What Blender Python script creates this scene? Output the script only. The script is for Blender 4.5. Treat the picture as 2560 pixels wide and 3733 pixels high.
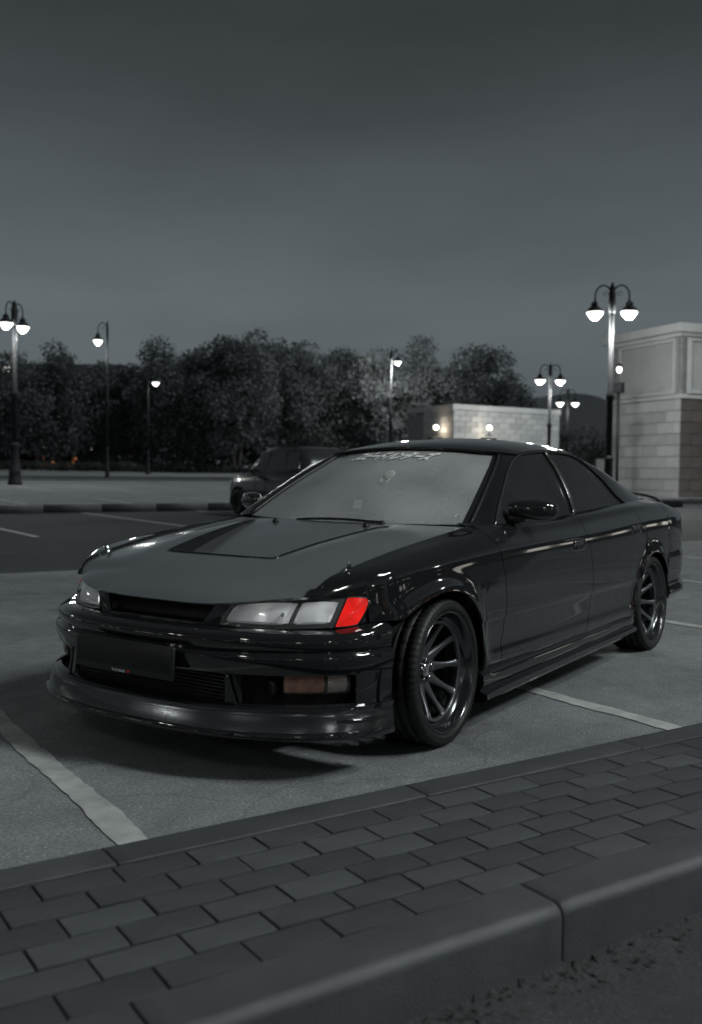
import bpy, bmesh, math, random
import numpy as np
R = math.radians
for o in list(bpy.data.objects):
    bpy.data.objects.remove(o, do_unlink=True)
scene = bpy.context.scene
COL = scene.collection

# ------------------------------------------------------------------ camera
from mathutils import Vector, Matrix
CAMP = Vector((4.8635, 2.7778, 1.1267))
def _camrot(yaw, pitch, roll):
    d = Vector((math.cos(pitch)*math.cos(yaw), math.cos(pitch)*math.sin(yaw), math.sin(pitch)))
    r = d.cross(Vector((0, 0, 1))).normalized(); u = r.cross(d)
    c, s = math.cos(roll), math.sin(roll)
    r2 = c*r + s*u; u2 = -s*r + c*u
    return Matrix((r2, u2, -d)).transposed()
cam_data = bpy.data.cameras.new('camera')
cam = bpy.data.objects.new('camera', cam_data); COL.objects.link(cam)
cam.matrix_world = Matrix.Translation(CAMP) @ _camrot(-2.54093632, -0.04187673, 0.01119292).to_4x4()
cam_data.sensor_fit = 'VERTICAL'; cam_data.sensor_height = 36.0; cam_data.sensor_width = 24.7
cam_data.lens = 34.14
cam_data.clip_start = 0.05; cam_data.clip_end = 3000
cam_data.dof.use_dof = True; cam_data.dof.focus_distance = 4.3; cam_data.dof.aperture_fstop = 2.6
scene.camera = cam

# ------------------------------------------------------------------ sky, key light, exposure
SUN_AZ = R(106)      # direction the light comes FROM, measured in the xy plane
SUN_EL = R(43)
world = bpy.data.worlds.new('World'); scene.world = world; world.use_nodes = True
wn = world.node_tree.nodes; wl = world.node_tree.links; wn.clear()
w_out = wn.new('ShaderNodeOutputWorld'); w_bg = wn.new('ShaderNodeBackground'); w_bg.inputs[1].default_value = 1.0
wl.new(w_bg.outputs[0], w_out.inputs[0])
tc = wn.new('ShaderNodeTexCoord'); sep = wn.new('ShaderNodeSeparateXYZ'); wl.new(tc.outputs['Generated'], sep.inputs[0])
ramp = wn.new('ShaderNodeValToRGB'); wl.new(sep.outputs['Z'], ramp.inputs[0])
els = ramp.color_ramp.elements
SKY = [(0.0, 0.104), (0.08, 0.118), (0.17, 0.130), (0.25, 0.100), (0.33, 0.066), (0.41, 0.043), (0.50, 0.036), (1.0, 0.034)]
while len(els) > 1: els.remove(els[-1])
for i, (p, v) in enumerate(SKY):
    e = els[0] if i == 0 else els.new(p)
    e.position = p; e.color = (v*0.84, v*0.99, v*1.07, 1)
mp = wn.new('ShaderNodeMapping'); mp.inputs['Scale'].default_value = (1.5, 1.5, 5.5); wl.new(tc.outputs['Generated'], mp.inputs[0])
nz = wn.new('ShaderNodeTexNoise'); nz.inputs['Scale'].default_value = 1.6; nz.inputs['Detail'].default_value = 5; nz.inputs['Roughness'].default_value = 0.55
wl.new(mp.outputs[0], nz.inputs['Vector'])
mr = wn.new('ShaderNodeMapRange'); mr.inputs[1].default_value = 0.25; mr.inputs[2].default_value = 0.75; mr.inputs[3].default_value = 0.84; mr.inputs[4].default_value = 1.16
wl.new(nz.outputs[0], mr.inputs[0])
mul = wn.new('ShaderNodeMix'); mul.data_type = 'RGBA'; mul.blend_type = 'MULTIPLY'; mul.inputs[0].default_value = 1.0
wl.new(ramp.outputs[0], mul.inputs[6]); wl.new(mr.outputs[0], mul.inputs[7]); wl.new(mul.outputs[2], w_bg.inputs[0])
sun_d = bpy.data.lights.new('dusk_key', 'SUN'); sun_d.energy = 1.35; sun_d.angle = R(9); sun_d.color = (0.90, 0.97, 1.0)
sun = bpy.data.objects.new('dusk_key', sun_d); COL.objects.link(sun)
sdir = Vector((math.cos(SUN_EL)*math.cos(SUN_AZ), math.cos(SUN_EL)*math.sin(SUN_AZ), math.sin(SUN_EL)))
sun.rotation_euler = sdir.to_track_quat('Z', 'Y').to_euler()
vs = scene.view_settings
vs.view_transform = 'Standard'; vs.look = 'None'; vs.exposure = 0.0; vs.gamma = 1.0; vs.use_curve_mapping = False
scene.cycles.use_denoising = True
scene.cycles.max_bounces = 6; scene.cycles.transparent_max_bounces = 12

# ------------------------------------------------------------------ helpers
def tag(o, label=None, cat=None, group=None, kind=None):
    if label: o['label'] = label
    if cat: o['category'] = cat
    if group: o['group'] = group
    if kind: o['kind'] = kind
    return o
def empty(name, loc=(0, 0, 0), rz=0, parent=None):
    o = bpy.data.objects.new(name, None); COL.objects.link(o)
    o.location = loc; o.rotation_euler = (0, 0, rz); o.empty_display_size = 0.1
    if parent: o.parent = parent
    return o
def mesh_data(name, v, f, mats=(), smooth=True, mi=None):
    me = bpy.data.meshes.new(name)
    me.from_pydata([tuple(map(float, p)) for p in v], [], [tuple(map(int, q)) for q in f])
    for m in mats: me.materials.append(m)
    if mi is not None: me.polygons.foreach_set('material_index', mi)
    if smooth: me.polygons.foreach_set('use_smooth', [True]*len(me.polygons))
    me.update()
    return me
def obj(name, v, f, mat, parent=None, smooth=True, solid=0, offset=-1, bevel=0, loc=None, mi=None):
    mats = mat if isinstance(mat, (list, tuple)) else [mat]
    o = bpy.data.objects.new(name, mesh_data(name, v, f, mats, smooth, mi)); COL.objects.link(o)
    if parent: o.parent = parent
    if loc is not None: o.location = loc
    if solid:
        s = o.modifiers.new('solid', 'SOLIDIFY'); s.thickness = solid; s.offset = offset; s.use_even_offset = False
    if solid:
        e_ = o.modifiers.new('split', 'EDGE_SPLIT'); e_.split_angle = R(38); e_.use_edge_sharp = False
    if bevel:
        b = o.modifiers.new('bev', 'BEVEL'); b.width = bevel; b.segments = 2; b.limit_method = 'ANGLE'; b.angle_limit = R(40)
    return o
def link_copy(src_me, name, parent=None, loc=(0, 0, 0), rz=0):
    o = bpy.data.objects.new(name, src_me); COL.objects.link(o)
    if parent: o.parent = parent
    o.location = loc; o.rotation_euler = (0, 0, rz)
    return o
class MB:
    def __init__(s): s.v = []; s.f = []; s.m = []
    def add(s, v, f, mi=0):
        n = len(s.v); s.v += [tuple(p) for p in v]; s.f += [tuple(i+n for i in q) for q in f]; s.m += [mi]*len(f); return s
    def box(s, c, d, rz=0, mi=0):
        cx, cy, cz = c; dx, dy, dz = d[0]/2, d[1]/2, d[2]/2
        co, si = math.cos(rz), math.sin(rz)
        v = []
        for z in (-dz, dz):
            for x, y in ((-dx, -dy), (dx, -dy), (dx, dy), (-dx, dy)):
                v.append((cx+x*co-y*si, cy+x*si+y*co, cz+z))
        return s.add(v, [(3, 2, 1, 0), (4, 5, 6, 7), (0, 1, 5, 4), (1, 2, 6, 5), (2, 3, 7, 6), (3, 0, 4, 7)], mi)
    def tube(s, pts, r, n=8, cap=True, mi=0):
        v, f = tube(pts, r, n, cap); return s.add(v, f, mi)
    def lathe(s, prof, n=24, c=(0, 0, 0), mi=0):
        v, f = lathe(prof, n); return s.add([(p[0]+c[0], p[1]+c[1], p[2]+c[2]) for p in v], f, mi)
    def build(s, name, mat, parent=None, **k):
        k.setdefault('mi', s.m if isinstance(mat, (list, tuple)) else None)
        return obj(name, s.v, s.f, mat, parent, **k)
def tube(pts, r, n=8, cap=True):
    pts = [np.array(p, float) for p in pts]
    rs = r if hasattr(r, '__len__') else [r]*len(pts)
    v = []; f = []; prev = None
    for i, p in enumerate(pts):
        t = pts[min(i+1, len(pts)-1)] - pts[max(i-1, 0)]; t /= (np.linalg.norm(t)+1e-12)
        if prev is None:
            a = np.array([0, 0, 1.]) if abs(t[2]) < .9 else np.array([1., 0, 0])
            e = np.cross(t, a)
        else:
            e = prev - t*(prev@t)
        e /= np.linalg.norm(e); prev = e; g = np.cross(t, e)
        for k in range(n):
            an = 2*math.pi*k/n
            v.append(p + rs[i]*(math.cos(an)*e + math.sin(an)*g))
    for i in range(len(pts)-1):
        for k in range(n):
            a, b = i*n+k, i*n+(k+1) % n
            f.append((a, b, b+n, a+n))
    if cap:
        f.append(tuple(range(n))[::-1]); f.append(tuple((len(pts)-1)*n+k for k in range(n)))
    return v, f
def lathe(prof, n=24):
    v = []; f = []
    for r, z in prof:
        for k in range(n):
            a = 2*math.pi*k/n; v.append((r*math.cos(a), r*math.sin(a), z))
    for i in range(len(prof)-1):
        for k in range(n):
            a, b = i*n+k, i*n+(k+1) % n
            f.append((a, b, b+n, a+n))
    f.append(tuple(range(n))[::-1]); f.append(tuple((len(prof)-1)*n+k for k in range(n)))
    return v, f
def cs_eval(xs, ys, x):
    xs = np.asarray(xs, float); ys = np.asarray(ys, float); x = np.asarray(x, float)
    if xs[0] > xs[-1]: xs = xs[::-1]; ys = ys[::-1]
    n = len(xs); h = np.diff(xs); A = np.zeros((n, n)); b = np.zeros(n); A[0, 0] = A[-1, -1] = 1
    for i in range(1, n-1):
        A[i, i-1] = h[i-1]; A[i, i] = 2*(h[i-1]+h[i]); A[i, i+1] = h[i]
        b[i] = 6*((ys[i+1]-ys[i])/h[i]-(ys[i]-ys[i-1])/h[i-1])
    M = np.linalg.solve(A, b)
    i = np.clip(np.searchsorted(xs, x)-1, 0, n-2)
    x0 = xs[i]; hh = h[i]; t = np.clip(x, xs[0], xs[-1])
    a = xs[i+1]-t; c = t-x0
    return M[i]*a**3/(6*hh)+M[i+1]*c**3/(6*hh)+(ys[i]/hh-M[i]*hh/6)*a+(ys[i+1]/hh-M[i+1]*hh/6)*c
def pchip_slopes(h, d):
    m = np.zeros(len(h)+1)
    for i in range(1, len(h)):
        if d[i-1]*d[i] > 0:
            w1 = 2*h[i]+h[i-1]; w2 = h[i]+2*h[i-1]
            m[i] = (w1+w2)/(w1/d[i-1]+w2/d[i])
    m[0] = d[0]; m[-1] = d[-1]
    return m
def pchip(xs, ys, x):
    xs = np.asarray(xs, float); ys = np.asarray(ys, float)
    if xs[0] > xs[-1]: xs = xs[::-1]; ys = ys[::-1]
    h = np.diff(xs); d = np.diff(ys)/h; m = pchip_slopes(h, d)
    x = np.clip(np.asarray(x, float), xs[0], xs[-1])
    i = np.clip(np.searchsorted(xs, x)-1, 0, len(h)-1); t = (x-xs[i])/h[i]
    return ys[i]*(1+2*t)*(1-t)**2+h[i]*m[i]*t*(1-t)**2+ys[i+1]*t*t*(3-2*t)+h[i]*m[i+1]*t*t*(t-1)
def curve(pts, n):
    p = np.array(pts, float); L = np.concatenate([[0], np.cumsum(np.linalg.norm(np.diff(p, axis=0), axis=1))])
    if len(p) == 2: 
        t = np.linspace(0, 1, n)[:, None]; return p[0]*(1-t)+p[1]*t
    tt = np.linspace(0, L[-1], n*6)
    q = np.stack([cs_eval(L, p[:, i], tt) for i in range(p.shape[1])], -1)
    l2 = np.concatenate([[0], np.cumsum(np.linalg.norm(np.diff(q, axis=0), axis=1))])
    s = np.linspace(0, l2[-1], n)
    return np.stack([np.interp(s, l2, q[:, i]) for i in range(p.shape[1])], -1)
def coons(b, t, l, r):
    # b,t: n x 3 (left->right); l,r: m x 3 (bottom->top)
    n, m = len(b), len(l)
    u = np.linspace(0, 1, n)[:, None, None]; v = np.linspace(0, 1, m)[None, :, None]
    P = (1-v)*b[:, None]+v*t[:, None]+(1-u)*l[None]+u*r[None]
    P -= (1-u)*(1-v)*b[0]+u*(1-v)*b[-1]+(1-u)*v*t[0]+u*v*t[-1]
    return P
def grid_vf(P, flip=False, wrap=False):
    n, m = P.shape[:2]; v = P.reshape(-1, 3); f = []
    for i in range(n-1 if not wrap else n):
        for j in range(m-1):
            i2 = (i+1) % n
            q = (i*m+j, i2*m+j, i2*m+j+1, i*m+j+1)
            f.append(q[::-1] if flip else q)
    return v, f
def mirror_P(P):
    Q = P.copy(); Q[..., 1] *= -1; return Q

# ------------------------------------------------------------------ materials
def new_mat(name):
    m = bpy.data.materials.new(name); m.use_nodes = True
    nt = m.node_tree; b = nt.nodes['Principled BSDF']; return m, nt, b
def pm(name, col, rough=0.5, metal=0.0, var=0.0, scale=5.0, bump=0.0, bscale=60.0, rvar=0.0, spec=0.5, coat=0.0, ior=1.45, emit=None, estr=0.0, col2=None, detail=4, coatr=0.03, objvar=0.0):
    m, nt, b = new_mat(name); L = nt.links
    b.inputs['Base Color'].default_value = (*col, 1); b.inputs['Roughness'].default_value = rough
    b.inputs['Metallic'].default_value = metal; b.inputs['Specular IOR Level'].default_value = spec; b.inputs['IOR'].default_value = ior
    b.inputs['Coat Weight'].default_value = coat; b.inputs['Coat Roughness'].default_value = coatr
    if emit: b.inputs['Emission Color'].default_value = (*emit, 1); b.inputs['Emission Strength'].default_value = estr
    t = nt.nodes.new('ShaderNodeTexCoord')
    if var > 0 or col2:
        n = nt.nodes.new('ShaderNodeTexNoise'); n.inputs['Scale'].default_value = scale; n.inputs['Detail'].default_value = detail; n.inputs['Roughness'].default_value = 0.6
        L.new(t.outputs['Object'], n.inputs['Vector'])
        r = nt.nodes.new('ShaderNodeValToRGB'); L.new(n.outputs[0], r.inputs[0])
        c2 = col2 or tuple(min(1, c*(1+var)) for c in col); c1 = col if col2 else tuple(c*(1-var) for c in col)
        r.color_ramp.elements[0].position = 0.32; r.color_ramp.elements[1].position = 0.68
        r.color_ramp.elements[0].color = (*c1, 1); r.color_ramp.elements[1].color = (*c2, 1)
        src = r.outputs[0]
        if objvar:
            oi = nt.nodes.new('ShaderNodeObjectInfo'); q1 = nt.nodes.new('ShaderNodeMapRange'); q1.inputs[3].default_value = 1-objvar; q1.inputs[4].default_value = 1+objvar
            L.new(oi.outputs['Random'], q1.inputs[0]); mm = nt.nodes.new('ShaderNodeMix'); mm.data_type = 'RGBA'; mm.blend_type = 'MULTIPLY'; mm.inputs[0].default_value = 1
            L.new(r.outputs[0], mm.inputs[6]); L.new(q1.outputs[0], mm.inputs[7]); src = mm.outputs[2]
        L.new(src, b.inputs['Base Color'])
        if rvar:
            q = nt.nodes.new('ShaderNodeMapRange'); q.inputs[3].default_value = max(0.02, rough-rvar); q.inputs[4].default_value = min(1, rough+rvar)
            L.new(n.outputs[0], q.inputs[0]); L.new(q.outputs[0], b.inputs['Roughness'])
    if bump:
        n2 = nt.nodes.new('ShaderNodeTexNoise'); n2.inputs['Scale'].default_value = bscale; n2.inputs['Detail'].default_value = 5
        L.new(t.outputs['Object'], n2.inputs['Vector'])
        bp = nt.nodes.new('ShaderNodeBump'); bp.inputs['Strength'].default_value = bump; bp.inputs['Distance'].default_value = 0.01
        L.new(n2.outputs[0], bp.inputs['Height']); L.new(bp.outputs[0], b.inputs['Normal'])
    return m
def asphalt(name, lo, hi, speck=0.35, rough=0.85):
    m, nt, b = new_mat(name); L = nt.links; N = nt.nodes
    t = N.new('ShaderNodeTexCoord')
    n1 = N.new('ShaderNodeTexNoise'); n1.inputs['Scale'].default_value = 0.55; n1.inputs['Detail'].default_value = 7; n1.inputs['Roughness'].default_value = 0.62
    L.new(t.outputs['Object'], n1.inputs['Vector'])
    r1 = N.new('ShaderNodeValToRGB'); r1.color_ramp.elements[0].position = 0.33; r1.color_ramp.elements[1].position = 0.70
    r1.color_ramp.elements[0].color = (*lo, 1); r1.color_ramp.elements[1].color = (*hi, 1); L.new(n1.outputs[0], r1.inputs[0])
    n2 = N.new('ShaderNodeTexNoise'); n2.inputs['Scale'].default_value = 85; n2.inputs['Detail'].default_value = 3; L.new(t.outputs['Object'], n2.inputs['Vector'])
    r2 = N.new('ShaderNodeMapRange'); r2.inputs[1].default_value = 0.3; r2.inputs[2].default_value = 0.7; r2.inputs[3].default_value = 1-speck; r2.inputs[4].default_value = 1+speck
    L.new(n2.outputs[0], r2.inputs[0])
    mx = N.new('ShaderNodeMix'); mx.data_type = 'RGBA'; mx.blend_type = 'MULTIPLY'; mx.inputs[0].default_value = 1
    L.new(r1.outputs[0], mx.inputs[6]); L.new(r2.outputs[0], mx.inputs[7])
    n5 = N.new('ShaderNodeTexNoise'); n5.inputs['Scale'].default_value = 6.5; n5.inputs['Detail'].default_value = 6; n5.inputs['Roughness'].default_value = 0.7; L.new(t.outputs['Object'], n5.inputs['Vector'])
    r5 = N.new('ShaderNodeMapRange'); r5.inputs[1].default_value = .25; r5.inputs[2].default_value = .75; r5.inputs[3].default_value = .74; r5.inputs[4].default_value = 1.24; L.new(n5.outputs[0], r5.inputs[0])
    mx5 = N.new('ShaderNodeMix'); mx5.data_type = 'RGBA'; mx5.blend_type = 'MULTIPLY'; mx5.inputs[0].default_value = 1; L.new(mx.outputs[2], mx5.inputs[6]); L.new(r5.outputs[0], mx5.inputs[7]); mx = mx5
    vo = N.new('ShaderNodeTexVoronoi'); vo.inputs['Scale'].default_value = 42; L.new(t.outputs['Object'], vo.inputs['Vector'])
    vr = N.new('ShaderNodeValToRGB'); vr.color_ramp.elements[0].position = 0.10; vr.color_ramp.elements[0].color = (1, 1, 1, 1); vr.color_ramp.elements[1].position = 0.17; vr.color_ramp.elements[1].color = (0, 0, 0, 1)
    L.new(vo.outputs['Distance'], vr.inputs[0])
    n3 = N.new('ShaderNodeTexNoise'); n3.inputs['Scale'].default_value = 9; L.new(t.outputs['Object'], n3.inputs['Vector'])
    m3 = N.new('ShaderNodeMath'); m3.operation = 'GREATER_THAN'; m3.inputs[1].default_value = 0.50; L.new(n3.outputs[0], m3.inputs[0])
    m4 = N.new('ShaderNodeMath'); m4.operation = 'MULTIPLY'; L.new(vr.outputs[0], m4.inputs[0]); L.new(m3.outputs[0], m4.inputs[1])
    m5 = N.new('ShaderNodeMath'); m5.operation = 'MULTIPLY'; m5.inputs[1].default_value = 0.75; L.new(m4.outputs[0], m5.inputs[0])
    mx2 = N.new('ShaderNodeMix'); mx2.data_type = 'RGBA'; L.new(m5.outputs[0], mx2.inputs[0]); L.new(mx.outputs[2], mx2.inputs[6]); mx2.inputs[7].default_value = (hi[0]*2.3, hi[1]*2.3, hi[2]*2.3, 1)
    # oil spots and hairline cracks
    no = N.new('ShaderNodeTexNoise'); no.inputs['Scale'].default_value = 1.9; no.inputs['Detail'].default_value = 4; L.new(t.outputs['Object'], no.inputs['Vector'])
    ro = N.new('ShaderNodeMapRange'); ro.inputs[1].default_value = .60; ro.inputs[2].default_value = .72; ro.inputs[3].default_value = 1.0; ro.inputs[4].default_value = .58; L.new(no.outputs[0], ro.inputs[0])
    ve = N.new('ShaderNodeTexVoronoi'); ve.feature = 'DISTANCE_TO_EDGE'; ve.inputs['Scale'].default_value = .62
    nw = N.new('ShaderNodeTexNoise'); nw.inputs['Scale'].default_value = 3; nw.inputs['Detail'].default_value = 5; L.new(t.outputs['Object'], nw.inputs['Vector'])
    vm = N.new('ShaderNodeVectorMath'); vm.operation = 'MULTIPLY_ADD'; vm.inputs[1].default_value = (.35, .35, .35); L.new(nw.outputs['Color'], vm.inputs[0]); L.new(t.outputs['Object'], vm.inputs[2]); L.new(vm.outputs[0], ve.inputs['Vector'])
    rc = N.new('ShaderNodeMapRange'); rc.inputs[1].default_value = .0; rc.inputs[2].default_value = .007; rc.inputs[3].default_value = .76; rc.inputs[4].default_value = 1.0; L.new(ve.outputs['Distance'], rc.inputs[0])
    mo = N.new('ShaderNodeMath'); mo.operation = 'MULTIPLY'; L.new(ro.outputs[0], mo.inputs[0]); L.new(rc.outputs[0], mo.inputs[1])
    mx6 = N.new('ShaderNodeMix'); mx6.data_type = 'RGBA'; mx6.blend_type = 'MULTIPLY'; mx6.inputs[0].default_value = 1; L.new(mx2.outputs[2], mx6.inputs[6]); L.new(mo.outputs[0], mx6.inputs[7]); mx2 = mx6
    L.new(mx2.outputs[2], b.inputs['Base Color']); b.inputs['Roughness'].default_value = rough
    bp = N.new('ShaderNodeBump'); bp.inputs['Strength'].default_value = 0.6; bp.inputs['Distance'].default_value = 0.006
    L.new(n2.outputs[0], bp.inputs['Height']); L.new(bp.outputs[0], b.inputs['Normal'])
    return m
def glass_mat(name, tint, glare, glarecol, ior, rough=0.02):  # pale diffuse film mixed in to brighten panes as reflected light would
    m = bpy.data.materials.new(name); m.use_nodes = True; nt = m.node_tree; N = nt.nodes; L = nt.links; N.clear()
    out = N.new('ShaderNodeOutputMaterial'); tr = N.new('ShaderNodeBsdfTransparent'); tr.inputs[0].default_value = (*tint, 1)
    df = N.new('ShaderNodeBsdfDiffuse'); df.inputs[0].default_value = (*glarecol, 1)
    gl = N.new('ShaderNodeBsdfGlossy'); gl.inputs['Roughness'].default_value = rough
    t = N.new('ShaderNodeTexCoord'); nz = N.new('ShaderNodeTexNoise'); nz.inputs['Scale'].default_value = 2.2; nz.inputs['Detail'].default_value = 3; L.new(t.outputs['Object'], nz.inputs['Vector'])
    mr = N.new('ShaderNodeMapRange'); mr.inputs[1].default_value = .3; mr.inputs[2].default_value = .7; mr.inputs[3].default_value = glare*0.68; mr.inputs[4].default_value = glare*1.22; L.new(nz.outputs[0], mr.inputs[0])
    m1 = N.new('ShaderNodeMixShader'); L.new(mr.outputs[0], m1.inputs[0]); L.new(tr.outputs[0], m1.inputs[1]); L.new(df.outputs[0], m1.inputs[2])
    lw = N.new('ShaderNodeLayerWeight'); lw.inputs[0].default_value = 0.5; f0 = ((ior-1)/(ior+1))**2
    pw_ = N.new('ShaderNodeMath'); pw_.operation = 'POWER'; pw_.inputs[1].default_value = 5.0; L.new(lw.outputs['Facing'], pw_.inputs[0])
    fr = N.new('ShaderNodeMath'); fr.operation = 'MULTIPLY_ADD'; fr.inputs[1].default_value = 1-f0; fr.inputs[2].default_value = f0; L.new(pw_.outputs[0], fr.inputs[0])
    m2 = N.new('ShaderNodeMixShader'); L.new(fr.outputs[0], m2.inputs[0]); L.new(m1.outputs[0], m2.inputs[1]); L.new(gl.outputs[0], m2.inputs[2])
    L.new(m2.outputs[0], out.inputs[0]); return m
M = {}
M['paint'] = pm('black_paint', (0.010, 0.0112, 0.0122), 0.06, spec=0.5, coat=0.6, ior=1.5)
M['hoodsheen'] = pm('hood_sheen', (0.68, 0.72, 0.735), 0.17, metal=0.885, var=0.06, scale=1.5, rvar=0.03)  # pale metal colour stands in for sky sheen on the black bonnet
M['lippaint'] = pm('lip_paint', (0.11, 0.119, 0.125), 0.20, metal=0.9, var=0.08, scale=4, rvar=0.03)
M['trim'] = pm('black_trim', (0.008, 0.009, 0.010), 0.45, var=0.2, scale=30, bump=0.05, bscale=300)
M['rubber'] = pm('tyre_rubber', (0.012, 0.0125, 0.013), 0.55, var=0.35, scale=9, bump=0.15, bscale=220, rvar=0.12)
M['rim'] = pm('gunmetal_rim', (0.10, 0.106, 0.112), 0.34, metal=0.65, var=0.12, scale=12)
M['lip'] = pm('polished_lip', (0.11, 0.115, 0.12), 0.18, metal=0.9, var=0.12, scale=6)
M['chrome'] = pm('chrome', (0.55, 0.57, 0.58), 0.10, metal=1.0, var=0.08, scale=10)
M['brightstrip'] = pm('polished_strip', (0.42, 0.43, 0.44), 0.22, metal=1.0, var=0.08, scale=6)
M['disc'] = pm('brake_steel', (0.07, 0.07, 0.07), 0.35, metal=0.9, var=0.2, scale=8)
M['dark'] = pm('dark_void', (0.004, 0.0045, 0.005), 0.8, var=0.2, scale=8)
M['cloth'] = pm('seat_cloth', (0.36, 0.375, 0.38), 0.9, var=0.2, scale=40, bump=0.2, bscale=200)
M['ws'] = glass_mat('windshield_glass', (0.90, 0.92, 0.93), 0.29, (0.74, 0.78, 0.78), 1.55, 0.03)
M['sideglass'] = glass_mat('tinted_side_glass', (0.22, 0.235, 0.245), 0.10, (0.20, 0.215, 0.22), 1.5, 0.04)
M['lens'] = glass_mat('lamp_lens', (0.97, 0.98, 0.99), 0.06, (0.80, 0.82, 0.82), 1.5, 0.03)
M['smokelens'] = glass_mat('smoked_lens', (0.88, 0.86, 0.84), 0.08, (0.5, 0.47, 0.44), 1.5, 0.04)
M['reflector'] = pm('lamp_reflector', (0.94, 0.95, 0.96), 0.35, metal=0.10, var=0.1, scale=14)
M['housing'] = pm('lamp_housing', (0.03, 0.032, 0.034), 0.4, var=0.2, scale=20)
M['amber'] = pm('indicator_amber', (0.78, 0.42, 0.30), 0.3, var=0.2, scale=20)
M['red'] = pm('corner_lamp_red', (0.62, 0.012, 0.010), 0.18, var=0.15, scale=14, coat=1.0, emit=(1.0, 0.018, 0.012), estr=0.42)
def _red_glow(m):
    nt = m.node_tree; b = nt.nodes['Principled BSDF']; t = nt.nodes.new('ShaderNodeTexCoord'); n = nt.nodes.new('ShaderNodeTexNoise'); n.inputs['Scale'].default_value = 16; n.inputs['Detail'].default_value = 2
    nt.links.new(t.outputs['Object'], n.inputs['Vector']); r = nt.nodes.new('ShaderNodeMapRange'); r.inputs[1].default_value = .3; r.inputs[2].default_value = .7; r.inputs[3].default_value = .22; r.inputs[4].default_value = .62
    nt.links.new(n.outputs[0], r.inputs[0]); nt.links.new(r.outputs[0], b.inputs['Emission Strength'])
_red_glow(M['red'])
M['taillamp'] = pm('tail_lamp_red', (0.12, 0.02, 0.015), 0.12, var=0.2, scale=12, coat=1.0)
M['plate'] = pm('plate_black', (0.006, 0.0065, 0.007), 0.55, var=0.15, scale=14)
M['plateframe'] = pm('plate_frame', (0.014, 0.015, 0.016), 0.38, var=0.15, scale=18)
M['white'] = pm('white_vinyl', (0.80, 0.82, 0.82), 0.5, var=0.04, scale=30)
M['whitesoft'] = pm('grey_print', (0.58, 0.60, 0.60), 0.5, var=0.06, scale=30)
M['redprint'] = pm('red_print', (0.60, 0.03, 0.015), 0.5, var=0.1, scale=30)
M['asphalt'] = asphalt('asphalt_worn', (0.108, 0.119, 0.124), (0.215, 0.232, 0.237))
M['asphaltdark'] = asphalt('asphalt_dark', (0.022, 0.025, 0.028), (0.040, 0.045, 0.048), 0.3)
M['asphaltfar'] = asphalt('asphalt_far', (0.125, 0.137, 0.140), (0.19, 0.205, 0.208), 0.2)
M['verge'] = asphalt('verge_ground', (0.026, 0.029, 0.031), (0.046, 0.050, 0.052), 0.3)
M['linepaint'] = pm('line_paint', (0.26, 0.275, 0.27), 0.7, col2=(0.46, 0.48, 0.465), scale=7, bump=0.3, bscale=150, detail=8)
M['paver'] = pm('paver_concrete', (0.037, 0.042, 0.047), 0.74, col2=(0.056, 0.062, 0.068), scale=6, bump=0.35, bscale=260, detail=8, objvar=0.10)
M['paver2'] = pm('paver_concrete_pale', (0.050, 0.056, 0.061), 0.76, col2=(0.073, 0.081, 0.086), scale=5, bump=0.35, bscale=260, detail=8, objvar=0.10)
M['joint'] = pm('joint_sand', (0.010, 0.011, 0.0115), 0.95, var=0.4, scale=60, bump=0.5, bscale=200)
M['kerb'] = pm('kerb_concrete', (0.046, 0.052, 0.057), 0.50, col2=(0.070, 0.077, 0.082), scale=4, bump=0.3, bscale=220, detail=9, objvar=0.10)
M['stone'] = pm('pale_stone', (0.385, 0.40, 0.40), 0.85, var=0.10, scale=1.3, bump=0.3, bscale=40, detail=7, objvar=0.10)
M['stone2'] = pm('pale_stone_grey', (0.345, 0.36, 0.362), 0.85, var=0.10, scale=1.3, bump=0.3, bscale=40, detail=7, objvar=0.10)
M['stonewarmlit'] = pm('warm_lit_stone', (0.085, 0.074, 0.069), 0.85, var=0.22, scale=1.1, bump=0.3, bscale=40, detail=7, objvar=0.10)  # right face: its dim warm light is put into the stone colour
M['mortar'] = pm('mortar', (0.22, 0.23, 0.232), 0.95, var=0.2, scale=4)
M['trimstone'] = pm('trim_stone', (0.42, 0.437, 0.44), 0.7, var=0.10, scale=1.0, detail=7)
M['louver'] = pm('louver_metal', (0.55, 0.57, 0.575), 0.5, metal=0.0, var=0.08, scale=2)
M['iron'] = pm('lamp_iron', (0.014, 0.016, 0.018), 0.62, spec=0.25, var=0.25, scale=6, bump=0.1, bscale=60)
M['globe'] = pm('lamp_globe', (0.9, 0.9, 0.88), 0.3, var=0.02, scale=3, emit=(1.0, 0.99, 0.95), estr=2.6)
M['sconce'] = pm('sconce_glow', (0.9, 0.9, 0.85), 0.3, var=0.02, scale=3, emit=(1.0, 0.93, 0.82), estr=7.0)
M['bark'] = pm('bark', (0.045, 0.043, 0.040), 0.9, var=0.35, scale=5, bump=0.6, bscale=14)
M['hill'] = pm('hall_roof', (0.15, 0.162, 0.17), 0.8, var=0.15, scale=0.2)
M['hillband'] = pm('hall_roof_band', (0.21, 0.225, 0.235), 0.8, var=0.15, scale=0.2)
M['litter'] = pm('leaf_litter', (0.030, 0.030, 0.027), 0.9, var=0.5, scale=9)
M['bgpaint'] = pm('graphite_paint', (0.038, 0.042, 0.045), 0.25, spec=0.5, coat=0.6, var=0.06, scale=2)
M['bgglass'] = glass_mat('grey_car_glass', (0.35, 0.36, 0.37), 0.35, (0.22, 0.235, 0.235), 1.6, 0.04)
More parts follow.
